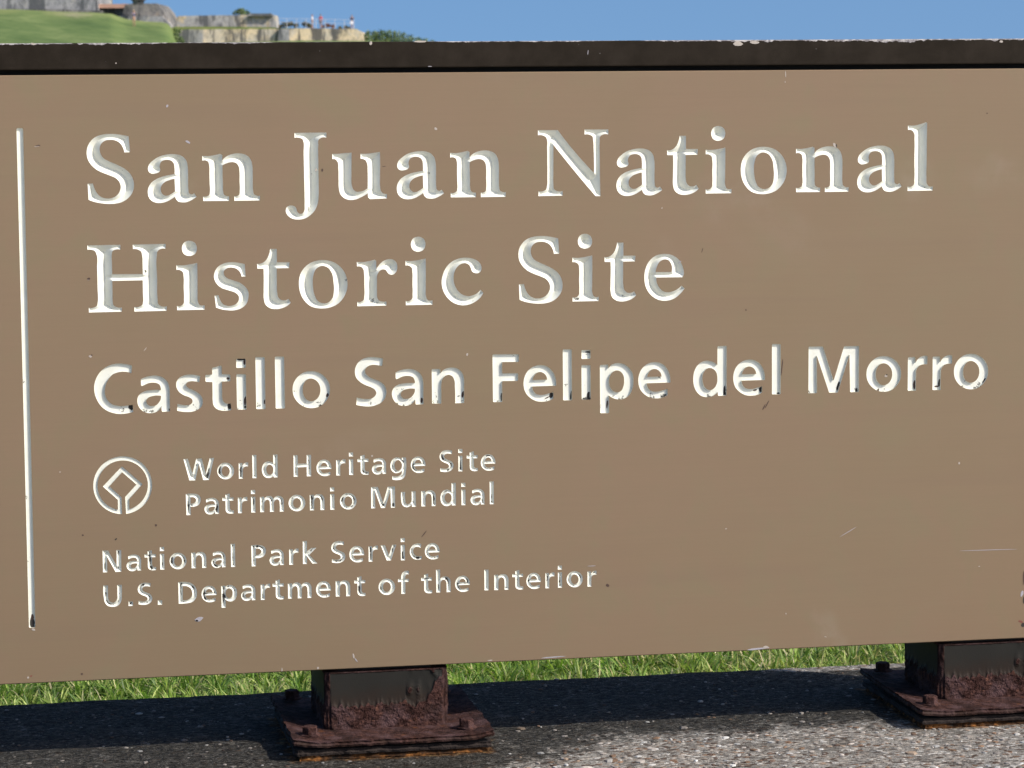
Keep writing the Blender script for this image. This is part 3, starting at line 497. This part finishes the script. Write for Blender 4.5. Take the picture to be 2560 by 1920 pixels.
# posts
def post_mesh():
    w_, d_, z0, z1, r = .0956, .0880, 0.0, .0885, .010      # half sizes; local z from the plate
    per = []
    def seg(p, q, n, nrm):
        for i in range(n): t = i/n; per.append((p[0]+(q[0]-p[0])*t, p[1]+(q[1]-p[1])*t, *nrm))
    def corner(cx, cy, a0):
        for i in range(6): a = math.radians(a0+i*15); per.append((cx+r*math.cos(a), cy+r*math.sin(a), math.cos(a), math.sin(a)))
    seg((-w_+r, -d_), (w_-r, -d_), 120, (0, -1)); corner(w_-r, -d_+r, -90)
    seg((w_, -d_+r), (w_, d_-r), 60, (1, 0)); corner(w_-r, d_-r, 0)
    seg((w_-r, d_), (-w_+r, d_), 40, (0, 1)); corner(-w_+r, d_-r, 90)
    seg((-w_, d_-r), (-w_, -d_+r), 60, (-1, 0)); corner(-w_+r, -d_+r, 180)
    nh = 66; V = []; R = []
    for j in range(nh+1):
        z = z0+(z1-z0)*j/nh
        for (x, y, nx, ny) in per:
            cor = abs(nx*ny) > .02
            s_ = x if abs(ny) > abs(nx) else y
            lim = .036 + .010*nz(s_, 1, nx, 60) + .007*nz(s_, 7, ny, 190) 
            lim += .05*max(0, (x-.060)/.03) if ny < -.5 else 0
            k = (lim-z)/.004; k = max(k, 3*nz(x*2, y*2, z, 45)-1.6 if x > .03 else -9)
            if cor: k = max(k, 1.0 + 3*nz(x, y, z*.3, 60))
            if z > z1-.0025: k = max(k, .6)
            rust = max(0, min(1, .5+.5*k))
            pit = .5*nz(x, y, z, 120)+.35*nz(x, y, z, 260)+.3*nz(x, y, z, 520)
            dd = rust*(.0014+.0030*pit) if not cor else .0026*nz(x*8, y*8, z*.35, 60)+.0016*nz(x*9, y*9, z*.6, 160)
            rim = math.exp(-(k*.7)**2)*.0011 if not cor else 0
            if z > z1-.0016: dd -= .0012
            V.append((x+nx*(dd+rim), y+ny*(dd+rim), z)); R.append(rust if not cor else max(rust, .75))
    n = len(per); F = [(j*n+i, j*n+(i+1) % n, (j+1)*n+(i+1) % n, (j+1)*n+i) for j in range(nh) for i in range(n)]
    F.append(tuple(nh*n+i for i in range(n)))
    me = mesh('post', V, F, False); fattr(me, 'rust', R); return me
def plate_mesh(name, hx, y0, y1, z_t, th, curl, seed, nx=110, ny=64, amp=.0011, jag=.004, RU=.9):
    V = []; R = []
    def p(i, j, top):
        u = i/nx*2-1; t = j/ny; x = u*hx; y = y0+(y1-y0)*t
        ex = jag*nz(y*30, seed, u, 1)+.5*jag*nz(y*110, seed, u, 1); ey = jag*nz(x*30, seed+5, t, 1)+.5*jag*nz(x*110, seed, t, 1)
        if i in (0, nx): x += ex
        if j in (0, ny): y += ey
        if (i in (0, nx)) and (j in (0, ny)): x *= .985
        z = z_t + curl*(max(0, abs(u)-.66)/.34)**1.6*(.6+.4*t) + curl*.25*max(0, t-.75)/.25
        z += amp*(nz(x, y, seed, 60)+.7*nz(x, y, seed, 160)) if top else 0
        return (x, y, z if top else z-th+.0010*nz(x, y, seed+9, 60))
    for top in (1, 0):
        for j in range(ny+1):
            for i in range(nx+1): V.append(p(i, j, top)); R.append(RU if top else RU*.52)
    o = (nx+1)*(ny+1); F = []
    for j in range(ny):
        for i in range(nx):
            a = j*(nx+1)+i; F.append((a, a+1, a+nx+2, a+nx+1)); F.append((o+a, o+a+nx+1, o+a+nx+2, o+a+1))
    ring = [i for i in range(nx+1)] + [j*(nx+1)+nx for j in range(1, ny+1)] + [ny*(nx+1)+i for i in range(nx-1, -1, -1)] + [j*(nx+1) for j in range(ny-1, 0, -1)]
    # rim with two flaking layers
    b = len(V); m = len(ring)
    for lev, (fr, ins) in enumerate(((.33, -.0016), (.62, .0012))):
        for i in ring:
            a, c2 = np.array(V[i]), np.array(V[i+o]); q = a+(c2-a)*fr; cdir = np.array((q[0], q[1]-(y0+y1)/2, 0)); cdir /= np.linalg.norm(cdir)+1e-9
            q = q + cdir*(ins+.0012*nz(q[0], q[1], seed+lev, 90)+.001*nz(q[0], q[1], seed+lev, 300)); V.append(tuple(q)); R.append(RU*(.53+.1*nz(q[0], q[1], seed, 40)))
    for k in range(m):
        k2 = (k+1) % m
        F += [(ring[k], b+k, b+k2, ring[k2]), (b+k, b+m+k, b+m+k2, b+k2), (b+m+k, ring[k]+o, ring[k2]+o, b+m+k2)]
    me = mesh(name, V, F, False); fattr(me, 'rust', R); return me
def bolt_mesh():
    V = []; F = []; R = []
    def ring(r, z, n, ph=0.0, wob=0): 
        s = len(V)
        for i in range(n): a = 2*math.pi*i/n+ph; rr = r*(1+wob*random.uniform(-1, 1)); V.append((rr*math.cos(a), rr*math.sin(a), z))
        return s
    def bridge(a, b, n):
        for i in range(n): k = (i+1) % n; F.append((a+i, a+k, b+k, b+i))
    a = ring(.0155, 0, 18, 0, .06); b = ring(.0155, .0022, 18, 0, .06); c2 = ring(.010, .0030, 18); bridge(a, b, 18); bridge(b, c2, 18)
    h0 = ring(.0118, .0018, 6, .35); h1 = ring(.0120, .0128, 6, .35); h2 = ring(.0104, .0146, 6, .35); bridge(h0, h1, 6); bridge(h1, h2, 6)
    t0 = ring(.0066, .0148, 6, .35); bridge(h2, t0, 6); F.append(tuple(t0+i for i in range(6)))
    me = mesh('bolt', V, F); fattr(me, 'rust', [.9]*len(V)); return me
ZP = .1055
me_post, me_bolt = post_mesh(), bolt_mesh()
me_neck = mesh('post_neck', *box_vf(-.072, .072, -.074, .07, .0, .030))
for i, cx in enumerate((-.2000, .7868, -1.188)):
    cy = .005 + .0865
    root = sign_part(link('post', me_post, M_steel.m)); root.location = (cx, cy, ZP)
    link('post_neck', me_neck, M_core.m, root, (0, 0, .0855))
    link('base_plate', plate_mesh('base_plate', .154, -.172, .148, 0.0, .0085, .0085 if i == 0 else .007, 3+11*i, 110, 64, .0006, .004), M_plate.m, root)
    link('lower_plate', plate_mesh('lower_plate', .150, -.167, .145, -.0122, .0090, .0, 40+7*i, 70, 40, .0003, .004, .47), M_dark.m, root)
    link('grout_pad', plate_mesh('grout_pad', .146, -.164, .142, -.0210, .0110, .0, 80+7*i, 60, 30, .0003, .008, .95), M_pad.m, root)
    for bx, by, bz in ((-.124, -.128, .0017), (.118, -.128, .0012), (-.124, .112, .0085), (.118, .112, .0085)):
        b = link('bolt', me_bolt, M_bolt.m, root, (bx, by, bz)); b.rotation_euler = (0, 0, random.uniform(0, 1)); 

# ------------------------------------------------------------------ loose aggregate on the plinth
def pebbles(n=3600):
    base = [(math.cos(a)*.5, math.sin(a)*.5) for a in [i*math.pi/3 for i in range(6)]]
    V = []; F = []; Cc = []
    tones = [(.60, .58, .54), (.52, .47, .42), (.48, .43, .38), (.30, .19, .12), (.15, .10, .075), (.68, .67, .64), (.42, .38, .34), (.56, .50, .44), (.44, .33, .24)]
    for _ in range(n):
        x = random.uniform(-.95, 1.15); y = random.uniform(-.42, .44)
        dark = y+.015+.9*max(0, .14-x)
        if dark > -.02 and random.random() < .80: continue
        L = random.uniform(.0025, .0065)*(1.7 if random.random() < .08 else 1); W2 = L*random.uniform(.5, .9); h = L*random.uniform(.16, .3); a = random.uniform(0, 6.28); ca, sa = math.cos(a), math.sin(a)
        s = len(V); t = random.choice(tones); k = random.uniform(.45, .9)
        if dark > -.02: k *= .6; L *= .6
        for lev, (sc, z) in enumerate(((1.0, -.0012), (.92, h*.6), (.5, h))):
            for bx, by in base:
                rx = bx*L*sc*random.uniform(.8, 1.15)*2; ry = by*W2*sc*random.uniform(.8, 1.15)*2; V.append((x+rx*ca-ry*sa, y+rx*sa+ry*ca, ZG+z)); Cc.append(tuple(min(.8, q*k) for q in t))
        for lev in (0, 1):
            for i in range(6): j = (i+1) % 6; F.append((s+lev*6+i, s+lev*6+j, s+lev*6+6+j, s+lev*6+6+i))
        F.append(tuple(s+12+i for i in range(6)))
    me = mesh('aggregate', V, F, False); cattr(me, 'tone', Cc); return me
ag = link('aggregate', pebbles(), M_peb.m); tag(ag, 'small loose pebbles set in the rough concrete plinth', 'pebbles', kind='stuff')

# ------------------------------------------------------------------ grass behind the plinth
def blades(n, xr, yr, hmin, hmax, wid, seed):
    rng = np.random.default_rng(seed)
    x = rng.uniform(*xr, n); y = rng.uniform(*yr, n)
    # tufts: pull blades together and let each tuft share a lean
    gx, gy = np.round(x/.055+rng.normal(0, .12, n)), np.round(y/.055+rng.normal(0, .12, n)); hsh = np.abs(np.sin(gx*12.9898+gy*78.233)*43758.5453) % 1; hsh2 = np.abs(np.sin(gx*39.346+gy*11.135)*24634.6345) % 1
    cx, cy = (gx+hsh-.5)*.055, (gy+hsh2-.5)*.055; pull = rng.uniform(.2, .75, n); x = x*(1-pull)+cx*pull; y = y*(1-pull)+cy*pull
    h = rng.uniform(hmin, hmax, n)*(.7+.5*hsh2); w2 = rng.uniform(.5, 1.45, n)*wid; az = rng.uniform(0, 2*np.pi, n); lean = rng.uniform(.3, 1.6, n)
    dx, dy = x-cx, y-cy; az = np.where(rng.random(n) < .4, np.arctan2(dy, dx)+rng.normal(0, .5, n), az)
    ca, sa = np.cos(az), np.sin(az); px_, py_ = -sa, ca
    tw = rng.uniform(-.9, .9, n); wxv, wyv = px_*np.cos(tw)+ca*np.sin(tw), py_*np.cos(tw)+sa*np.sin(tw)
    V = np.zeros((n, 7, 3), np.float32); zb = ZL-.006
    for lev, (t, ww) in enumerate(((0, .8), (.4, 1.0), (.75, .7), (1.0, 0))):
        bend = lean*t**1.7; cxx = x+ca*h*bend*.85; cyy = y+sa*h*bend*.85; zz = zb+h*t*np.maximum(.12, 1-.42*(lean*t)**1.5)
        if lev < 3:
            V[:, lev*2] = np.stack([cxx-wxv*w2*ww*.5, cyy-wyv*w2*ww*.5, zz], 1); V[:, lev*2+1] = np.stack([cxx+wxv*w2*ww*.5, cyy+wyv*w2*ww*.5, zz], 1)
        else: V[:, 6] = np.stack([cxx, cyy, zz], 1)
    o = (np.arange(n)*7)[:, None]
    tri = np.concatenate([o+np.array([q]) for q in ((0, 1, 3), (0, 3, 2), (2, 3, 5), (2, 5, 4), (4, 5, 6))])
    pal = np.array([(.13, .22, .04), (.19, .29, .055), (.27, .36, .085), (.08, .15, .03), (.40, .45, .14), (.50, .45, .22), (.60, .52, .32)])
    ci = rng.choice(7, n, p=[.18, .25, .2, .12, .13, .08, .04]); c = pal[ci]*rng.uniform(.7, 1.35, (n, 1))*(.8+.45*hsh)[:, None]
    # the sward is greener to the left, strawier to the right
    st = (rng.random(n) < np.clip((x+.2)*.16, 0, .2)); c[st] = np.array((.42, .38, .15))*rng.uniform(.7, 1.1, (st.sum(), 1))
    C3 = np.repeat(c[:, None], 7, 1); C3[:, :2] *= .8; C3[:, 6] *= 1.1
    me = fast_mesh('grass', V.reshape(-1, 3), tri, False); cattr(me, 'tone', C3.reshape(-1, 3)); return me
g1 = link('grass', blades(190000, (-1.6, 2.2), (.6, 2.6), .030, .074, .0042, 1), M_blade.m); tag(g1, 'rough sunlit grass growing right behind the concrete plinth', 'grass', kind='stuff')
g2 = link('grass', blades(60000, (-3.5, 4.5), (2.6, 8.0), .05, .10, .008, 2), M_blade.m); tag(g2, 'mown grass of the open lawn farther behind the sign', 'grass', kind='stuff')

# ------------------------------------------------------------------ the fortress on the far side of the lawn
def prism(name, front, D, thick, mat, parent, batter=0.0, shift=0.0):
    # front: list of photo pixels (clockwise) at distance D; extruded away from the camera, resampled for a worn outline
    P = []
    n = len(front)
    for i in range(n):
        a, b = Vector(front[i]), Vector(front[(i+1) % n]); L = (b-a).length; k = max(1, int(L/6))
        for j in range(k): P.append(a+(b-a)*(j/k))
    pts = [at(q.x+.5*nz(q.x, q.y, D, .21), q.y+.8*nz(q.x, q.y, D, .17), D) for q in P]
    c0 = sum(pts, Vector())/len(pts); back = Vector((_f.x, _f.y, 0)).normalized()*thick
    root_loc = parent.matrix_world.translation if parent else Vector()
    V = [tuple(q-root_loc) for q in pts] + [tuple(q+back-root_loc) for q in pts]; m = len(pts)
    F = [tuple(range(m)), tuple(range(2*m-1, m-1, -1))] + [(i, m+i, m+(i+1) % m, (i+1) % m) for i in range(m)]
    me = mesh(name, V, F); return link(name, me, mat, parent)
def place(name, px, py, D):
    o = empty(name, at(px, py, D)); bpy.context.view_layer.update(); return o
fort = place('fortress', 130, 30, 352); tag(fort, 'long grey stone fortress with bastion on the hill at far left', 'fortress')
prism('curtain_wall', [(-420, -75), (244, -75), (242, -8), (246, 40), (120, 42), (-420, 44)], 352, 14, M_fort.m, fort)
prism('plinth_course', [(-420, 22), (150, 23), (255, 27), (256, 44), (-420, 46)], 351.4, 1.0, M_bast.m, fort)
prism('low_wall', [(238, 18), (330, 17), (345, 50), (236, 50)], 354, 6, M_bast.m, fort)
prism('parapet', [(244, 10.5), (318, 9.5), (318, 20), (244, 20)], 353.2, 1.2, M_pink.m, fort)
prism('bastion', [(312, 12), (335, 8), (392, 8.5), (408, 26), (427, 66), (430, 74), (300, 60)], 350, 12, M_bast.m, fort)
prism('bastion_base', [(290, 40), (405, 41), (424, 60), (428, 74), (285, 62)], 348.6, 3, M_fort.m, fort)
def lathe(name, prof, c0, mat, parent, n=28):
    V = []; F = []; root_loc = parent.matrix_world.translation
    for r, z in prof:
        for i in range(n): a = 2*math.pi*i/n; V.append((c0.x+r*math.cos(a)-root_loc.x, c0.y+r*math.sin(a)-root_loc.y, c0.z+z-root_loc.z))
    for j in range(len(prof)-1):
        for i in range(n): k = (i+1) % n; F.append((j*n+i, j*n+k, (j+1)*n+k, (j+1)*n+i))
    F.append(tuple((len(prof)-1)*n+i for i in range(n))); return link(name, mesh(name, V, F), mat, parent)
gar = at(346, 9, 348)
lathe('sentry_box', [(.66, -.1), (.70, .2), (.76, .36), (.92, .38), (.92, .62), (.80, .64), (.78, 1.9), (.74, 2.6), (.95, 2.66), (.95, 2.8), (.72, 3.3), (.35, 3.75), (.08, 3.9)], gar, M_pier.m, fort)

upper = place('rampart_wall', 560, 68, 344); tag(upper, 'short stained ochre rampart with a small tree growing on top', 'wall')
prism('wall', [(437, 62), (442, 44), (447, 40), (500, 38.5), (560, 38), (640, 36.5), (676, 36), (688, 38), (692, 70), (690, 78), (434, 78)], 344, 5, M_mixed.m, upper)
prism('parapet', [(620, 37), (625, 33.5), (676, 33.5), (682, 37.5), (682, 40), (620, 40)], 343.4, 2, M_fort.m, upper)
bank = prism('grass_bank', [(418, 72), (440, 66.5), (560, 66.5), (690, 68), (700, 70), (890, 72), (898, 84), (430, 84)], 338, 5, M_lawn.m, None); tag(bank, kind='structure')
lower = place('retaining_wall', 680, 110, 331); tag(lower, 'long ochre retaining wall with black stains just above the sign', 'wall')
prism('wall', [(438, 122), (452, 77), (470, 73.5), (560, 73), (640, 72.5), (700, 72), (800, 71), (890, 72.5), (905, 80), (914, 122)], 331, 9, M_ochre.m, lower)
prism('buttress', [(418, 124), (430, 90), (450, 76), (466, 73), (508, 73.5), (505, 122)], 330.3, 1.0, M_fort.m, lower)
prism('quoin', [(696, 72), (722, 72), (724, 122), (694, 122)], 330.4, .8, M_fort.m, lower)

# ------------------------------------------------------------------ trees and bushes on the ramparts
def foliage(name, centers, n, leaf, pal, seed):
    rng = np.random.default_rng(seed); cs = np.array([c[:3] for c in centers]); rs = np.array([c[3] for c in centers])
    k = rng.choice(len(cs), n, p=rs**2/np.sum(rs**2)); d = rng.normal(size=(n, 3)); d /= np.linalg.norm(d, axis=1)[:, None]
    rad = rs[k]*rng.uniform(.35, 1.05, n)**.6*(1+.18*rng.normal(size=n)); p = cs[k]+d*rad[:, None]*np.array((1, 1, .8))
    a = rng.normal(size=(n, 3)); a /= np.linalg.norm(a, axis=1)[:, None]; b = np.cross(a, rng.normal(size=(n, 3))); b /= np.linalg.norm(b, axis=1)[:, None]
    s = leaf*rng.uniform(.6, 1.3, n)[:, None]; V = np.stack([p-a*s, p+b*s*.45, p+a*s, p-b*s*.45], 1).reshape(-1, 3)
    F = (np.arange(n)*4)[:, None]+np.arange(4); tone = np.array(pal)[rng.choice(len(pal), n)]*rng.uniform(.7, 1.2, (n, 1))
    me = fast_mesh(name, V, F); cattr(me, 'tone', np.repeat(tone, 4, 0)); return me
GREEN = [(.09, .14, .05), (.13, .19, .06), (.18, .24, .085), (.06, .10, .04), (.24, .28, .12)]
OLIVE = [(.10, .10, .04), (.14, .12, .06), (.07, .08, .03)]; RED = [(.22, .10, .06), (.16, .08, .05), (.28, .15, .08)]
def plant(name, px, py, D, blobs, n, leaf, pal, seed, label, cat, trunk=None, group=None):
    root = place(name, px, py, D); c0 = root.location; tag(root, label, cat, group)
    cen = [(*(at(a, b, D+dd)-c0), r) for a, b, dd, r in blobs]
    if trunk:
        V = []; F = []; N = 8
        for lev, (z, r, ox) in enumerate(trunk):
            for i in range(N): a = 2*math.pi*i/N; V.append((ox+r*math.cos(a), r*math.sin(a), z))
            if lev: F += [((lev-1)*N+i, (lev-1)*N+(i+1) % N, lev*N+(i+1) % N, lev*N+i) for i in range(N)]
        for bx, by, bz, r in cen:                     # limbs out to each clump
            s = len(V); top = trunk[-2]; b0 = Vector((top[2], 0, top[0])); b1 = Vector((bx, by, bz))
            for p_, rr in ((b0, top[1]*.6), (b1, .02)):
                for i in range(4): a = math.pi*i/2; V.append((p_.x+rr*math.cos(a), p_.y+rr*math.sin(a), p_.z))
            F += [(s+i, s+(i+1) % 4, s+4+(i+1) % 4, s+4+i) for i in range(4)]
        link('trunk', mesh('trunk', V, F), M_bark.m, root)
    link('crown' if trunk else 'foliage', foliage('crown', cen, n, leaf, pal, seed), M_leaf.m, root); return root
plant('small_tree', 606, 39, 345.5, [(592, 31, 0, .34), (604, 27, .3, .42), (616, 31, 0, .36), (605, 32, -.4, .42), (598, 24, 0, .2), (622, 34, 0, .24), (585, 33, 0, .22)], 900, .1, GREEN, 1, 'small windswept tree growing on top of the ochre rampart', 'tree', [(-.15, .1, 0), (.2, .07, .03), (.5, .05, 0)])
random.seed(5)
sl_ = [(908, 88), (922, 80), (938, 80), (955, 78), (972, 78), (990, 80), (1008, 84), (1026, 90), (1045, 95), (1062, 99), (1080, 104), (1096, 108)]
grp = 'bushes sloping down from the ochre wall'
for i in range(0, 12, 4):
    part = sl_[i:i+4]; bl = []
    for a, b in part:
        bl += [(a, b+6, random.uniform(-.6, .6), .5), (a+random.uniform(-6, 6), b+18, random.uniform(-.8, .8), .75), (a+6, b+32, 0, .9), (a+random.uniform(-3, 3), b+1, 0, .24)]
    plant('coastal_bush', part[1][0], 125, 333+i*.4, bl, 2600, .13, GREEN, 20+i, ['leafy green bush hard against the end of the ochre wall', 'tallest rounded green bush in the middle of the slope', 'low green bush at the foot of the slope, last before open sky'][i//4], 'bush', None, grp)
plant('dry_shrub', 728, 70, 338, [(712, 62, 0, .42), (726, 60, .2, .4), (740, 64, 0, .34), (702, 66, 0, .25)], 700, .1, OLIVE, 31, 'brownish olive shrub at the left end of the railing', 'shrub')
plant('dry_shrub', 768, 70, 338, [(762, 60, 0, .36), (770, 63, 0, .34), (776, 66, 0, .28)], 500, .1, OLIVE, 32, 'olive shrub beside the person in the pale shirt', 'shrub')
plant('red_shrub', 818, 70, 338, [(808, 66, 0, .25), (820, 64, 0, .3), (832, 66, 0, .25)], 450, .09, RED, 33, 'low reddish dry shrub beside the person in the red shirt', 'shrub')
plant('dry_shrub', 862, 72, 338, [(850, 69, 0, .22), (864, 68, 0, .26), (872, 70, 0, .2)], 350, .09, OLIVE, 34, 'low olive shrub near the right end of the ochre wall', 'shrub')
plant('dark_shrub', 443, 104, 300, [(436, 100, 0, .4), (445, 96, .3, .4), (452, 105, 0, .45), (430, 107, 0, .4), (440, 86, 6, .35), (446, 78, 14, .3), (424, 112, 0, .4), (438, 74, 18, .22)], 1500, .1, GREEN, 35, 'dark green shrub where the lawn meets the ochre wall', 'shrub')

rail = place('railing', 785, 70, 336); tag(rail, 'thin pale metal railing along the top of the ochre wall', 'railing')
c0 = rail.location; ends = [at(693, 46, 336)-c0, at(885, 50, 336)-c0]
for k, dz in enumerate((0, -.42)):
    a, b = ends[0]+Vector((0, 0, dz)), ends[1]+Vector((0, 0, dz)); d = (b-a)
    V = []
    for p_ in (a, b):
        for i in range(6): an = math.pi*i/3; V.append((p_.x, p_.y+.022*math.cos(an), p_.z+.022*math.sin(an)))
    link('rail', mesh('rail', V, [(i, (i+1) % 6, 6+(i+1) % 6, 6+i) for i in range(6)]), M_rail.m, rail)
for k in range(9):
    a = ends[0].lerp(ends[1], k/8); V = []
    for z in (-1.15, .05):
        for i in range(6): an = math.pi*i/3; V.append((a.x+.028*math.cos(an), a.y+.028*math.sin(an), a.z+z))
    link('rail_post', mesh('rail_post', V, [(i, (i+1) % 6, 6+(i+1) % 6, 6+i) for i in range(6)]), M_rail.m, rail)

# ------------------------------------------------------------------ people
def skin_mesh(name, J, E, mat, parent, sub=2, root=0):
    me = bpy.data.meshes.new(name); me.from_pydata([j[:3] for j in J], E, []); me.update()
    me.materials.append(mat)
    o = bpy.data.objects.new(name, me); COL.objects.link(o); o.parent = parent
    md = o.modifiers.new('skin', 'SKIN'); md.use_smooth_shade = True
    for i, j in enumerate(J):
        sv = me.skin_vertices[0].data[i]; r = j[3]; sv.radius = (r, r*.8 if len(j) < 5 else j[4]); sv.use_root = (i == root)
    s2 = o.modifiers.new('sub', 'SUBSURF'); s2.levels = s2.render_levels = sub; return o
SKIN = flat('skin', (.42, .24, .16), .6, .05)
def person(px, py, D, h, face, shirt, lower, hair, label, arms='down', skirt=False, long=False, group=None):
    root = place('person', px, py, D); tag(root, label, 'person', group); root.rotation_euler = (0, 0, face); k = h/1.75
    M1, M2, M3 = flat('cloth', shirt, .8, .08), flat('cloth', lower, .8, .08), flat('hair', hair, .7, .1)
    J = [(0, 0, .95, .12, .10), (0, 0, 1.12, .115, .09), (0, 0, 1.32, .15, .10), (0, 0, 1.45, .06, .06), (0, 0, 1.53, .05, .05), (0, -.01, 1.60, .085, .095), (0, -.01, 1.70, .075, .085)]
    E = [(0, 1), (1, 2), (2, 3), (3, 4), (4, 5), (5, 6)]
    for s in (-1, 1):
        n = len(J); st = .10*s
        J += [(.09*s, 0, .88, .095), (.10*s, .02*s, .50, .06), (.10*s, -.06*s-.0, .09, .042), (.10*s, -.06*s-.10, .035, .035)]; E += [(0, n), (n, n+1), (n+1, n+2), (n+2, n+3)]
        n = len(J)
        if arms == 'down': A = [(.20*s, 0, 1.40, .055), (.24*s, .02, 1.13, .042), (.25*s, -.07, .88, .03), (.25*s, -.09, .80, .032)]
        else: A = [(.20*s, 0, 1.40, .055), (.27*s, -.10, 1.20, .042), (.10*s, -.30, 1.42, .03), (.06*s, -.33, 1.49, .032)]
        J += A; E += [(2, n), (n, n+1), (n+1, n+2), (n+2, n+3)]
    J = [tuple(q*k for q in j) for j in J]; skin_mesh('body', J, E, SKIN.m, root, 1)
    T = [(0, 0, .93, .135, .115), (0, 0, 1.12, .128, .105), (0, 0, 1.32, .163, .115), (0, 0, 1.43, .08, .075)]; TE = [(0, 1), (1, 2), (2, 3)]
    for s in (-1, 1):
        n = len(T); e = (.235*s, .015, 1.17, .054) if arms == 'down' else (.255*s, -.07, 1.25, .054); T += [(.20*s, 0, 1.39, .066), e]; TE += [(2, n), (n, n+1)]
    skin_mesh('shirt', [tuple(q*k for q in j) for j in T], TE, M1.m, root, 1)
    zk = .12 if long else .55
    if skirt: L = [(0, 0, 1.0, .13, .11), (0, 0, .8, .17, .15), (0, 0, .58, .2, .18)]; LE = [(0, 1), (1, 2)]
    else:
        L = [(0, 0, .96, .137, .117)]; LE = []
        for s in (-1, 1):
            n = len(L); L += [(.09*s, 0, .85, .11), (.10*s, .015*s if not long else -.05*s, zk, .085 if not long else .06)]; LE += [(0, n), (n, n+1)]
    skin_mesh('skirt' if skirt else ('trousers' if long else 'shorts'), [tuple(q*k for q in j) for j in L], LE, M2.m, root, 1)
    skin_mesh('hair', [tuple(q*k for q in j) for j in [(0, .03, 1.60, .085), (0, .015, 1.68, .09), (0, 0, 1.745, .05)]], [(0, 1), (1, 2)], M3.m, root, 1); return root
person(335, 66.5, 285, 1.66, .3, (.22, .20, .30), (.50, .32, .22), (.48, .36, .20), 'person with fair hair in a violet top and tan shorts standing on the lawn', 'up')
person(781, 72, 337, 1.72, 1.2, (.62, .62, .64), (.38, .34, .33), (.10, .08, .07), 'person in a pale shirt standing by the railing', 'down')
person(802, 72, 337, 1.72, 2.6, (.72, .10, .11), (.16, .14, .16), (.06, .05, .04), 'person in a bright red shirt standing by the railing', 'down')
p3 = person(880, 72.5, 334, 1.64, .2, (.05, .05, .09), (.50, .12, .12), (.10, .05, .04), 'person in a dark top holding a white bag at the right end of the wall', 'up')
bag = link('bag', mesh('bag', *box_vf(-.17, .17, -.07, .07, -.19, .19, .05)), flat('white_canvas', (.72, .72, .74), .8).m); tag(bag, 'white bag held by the person at the right end of the wall', 'bag')
bag.location = at(879, 57, 333.7)
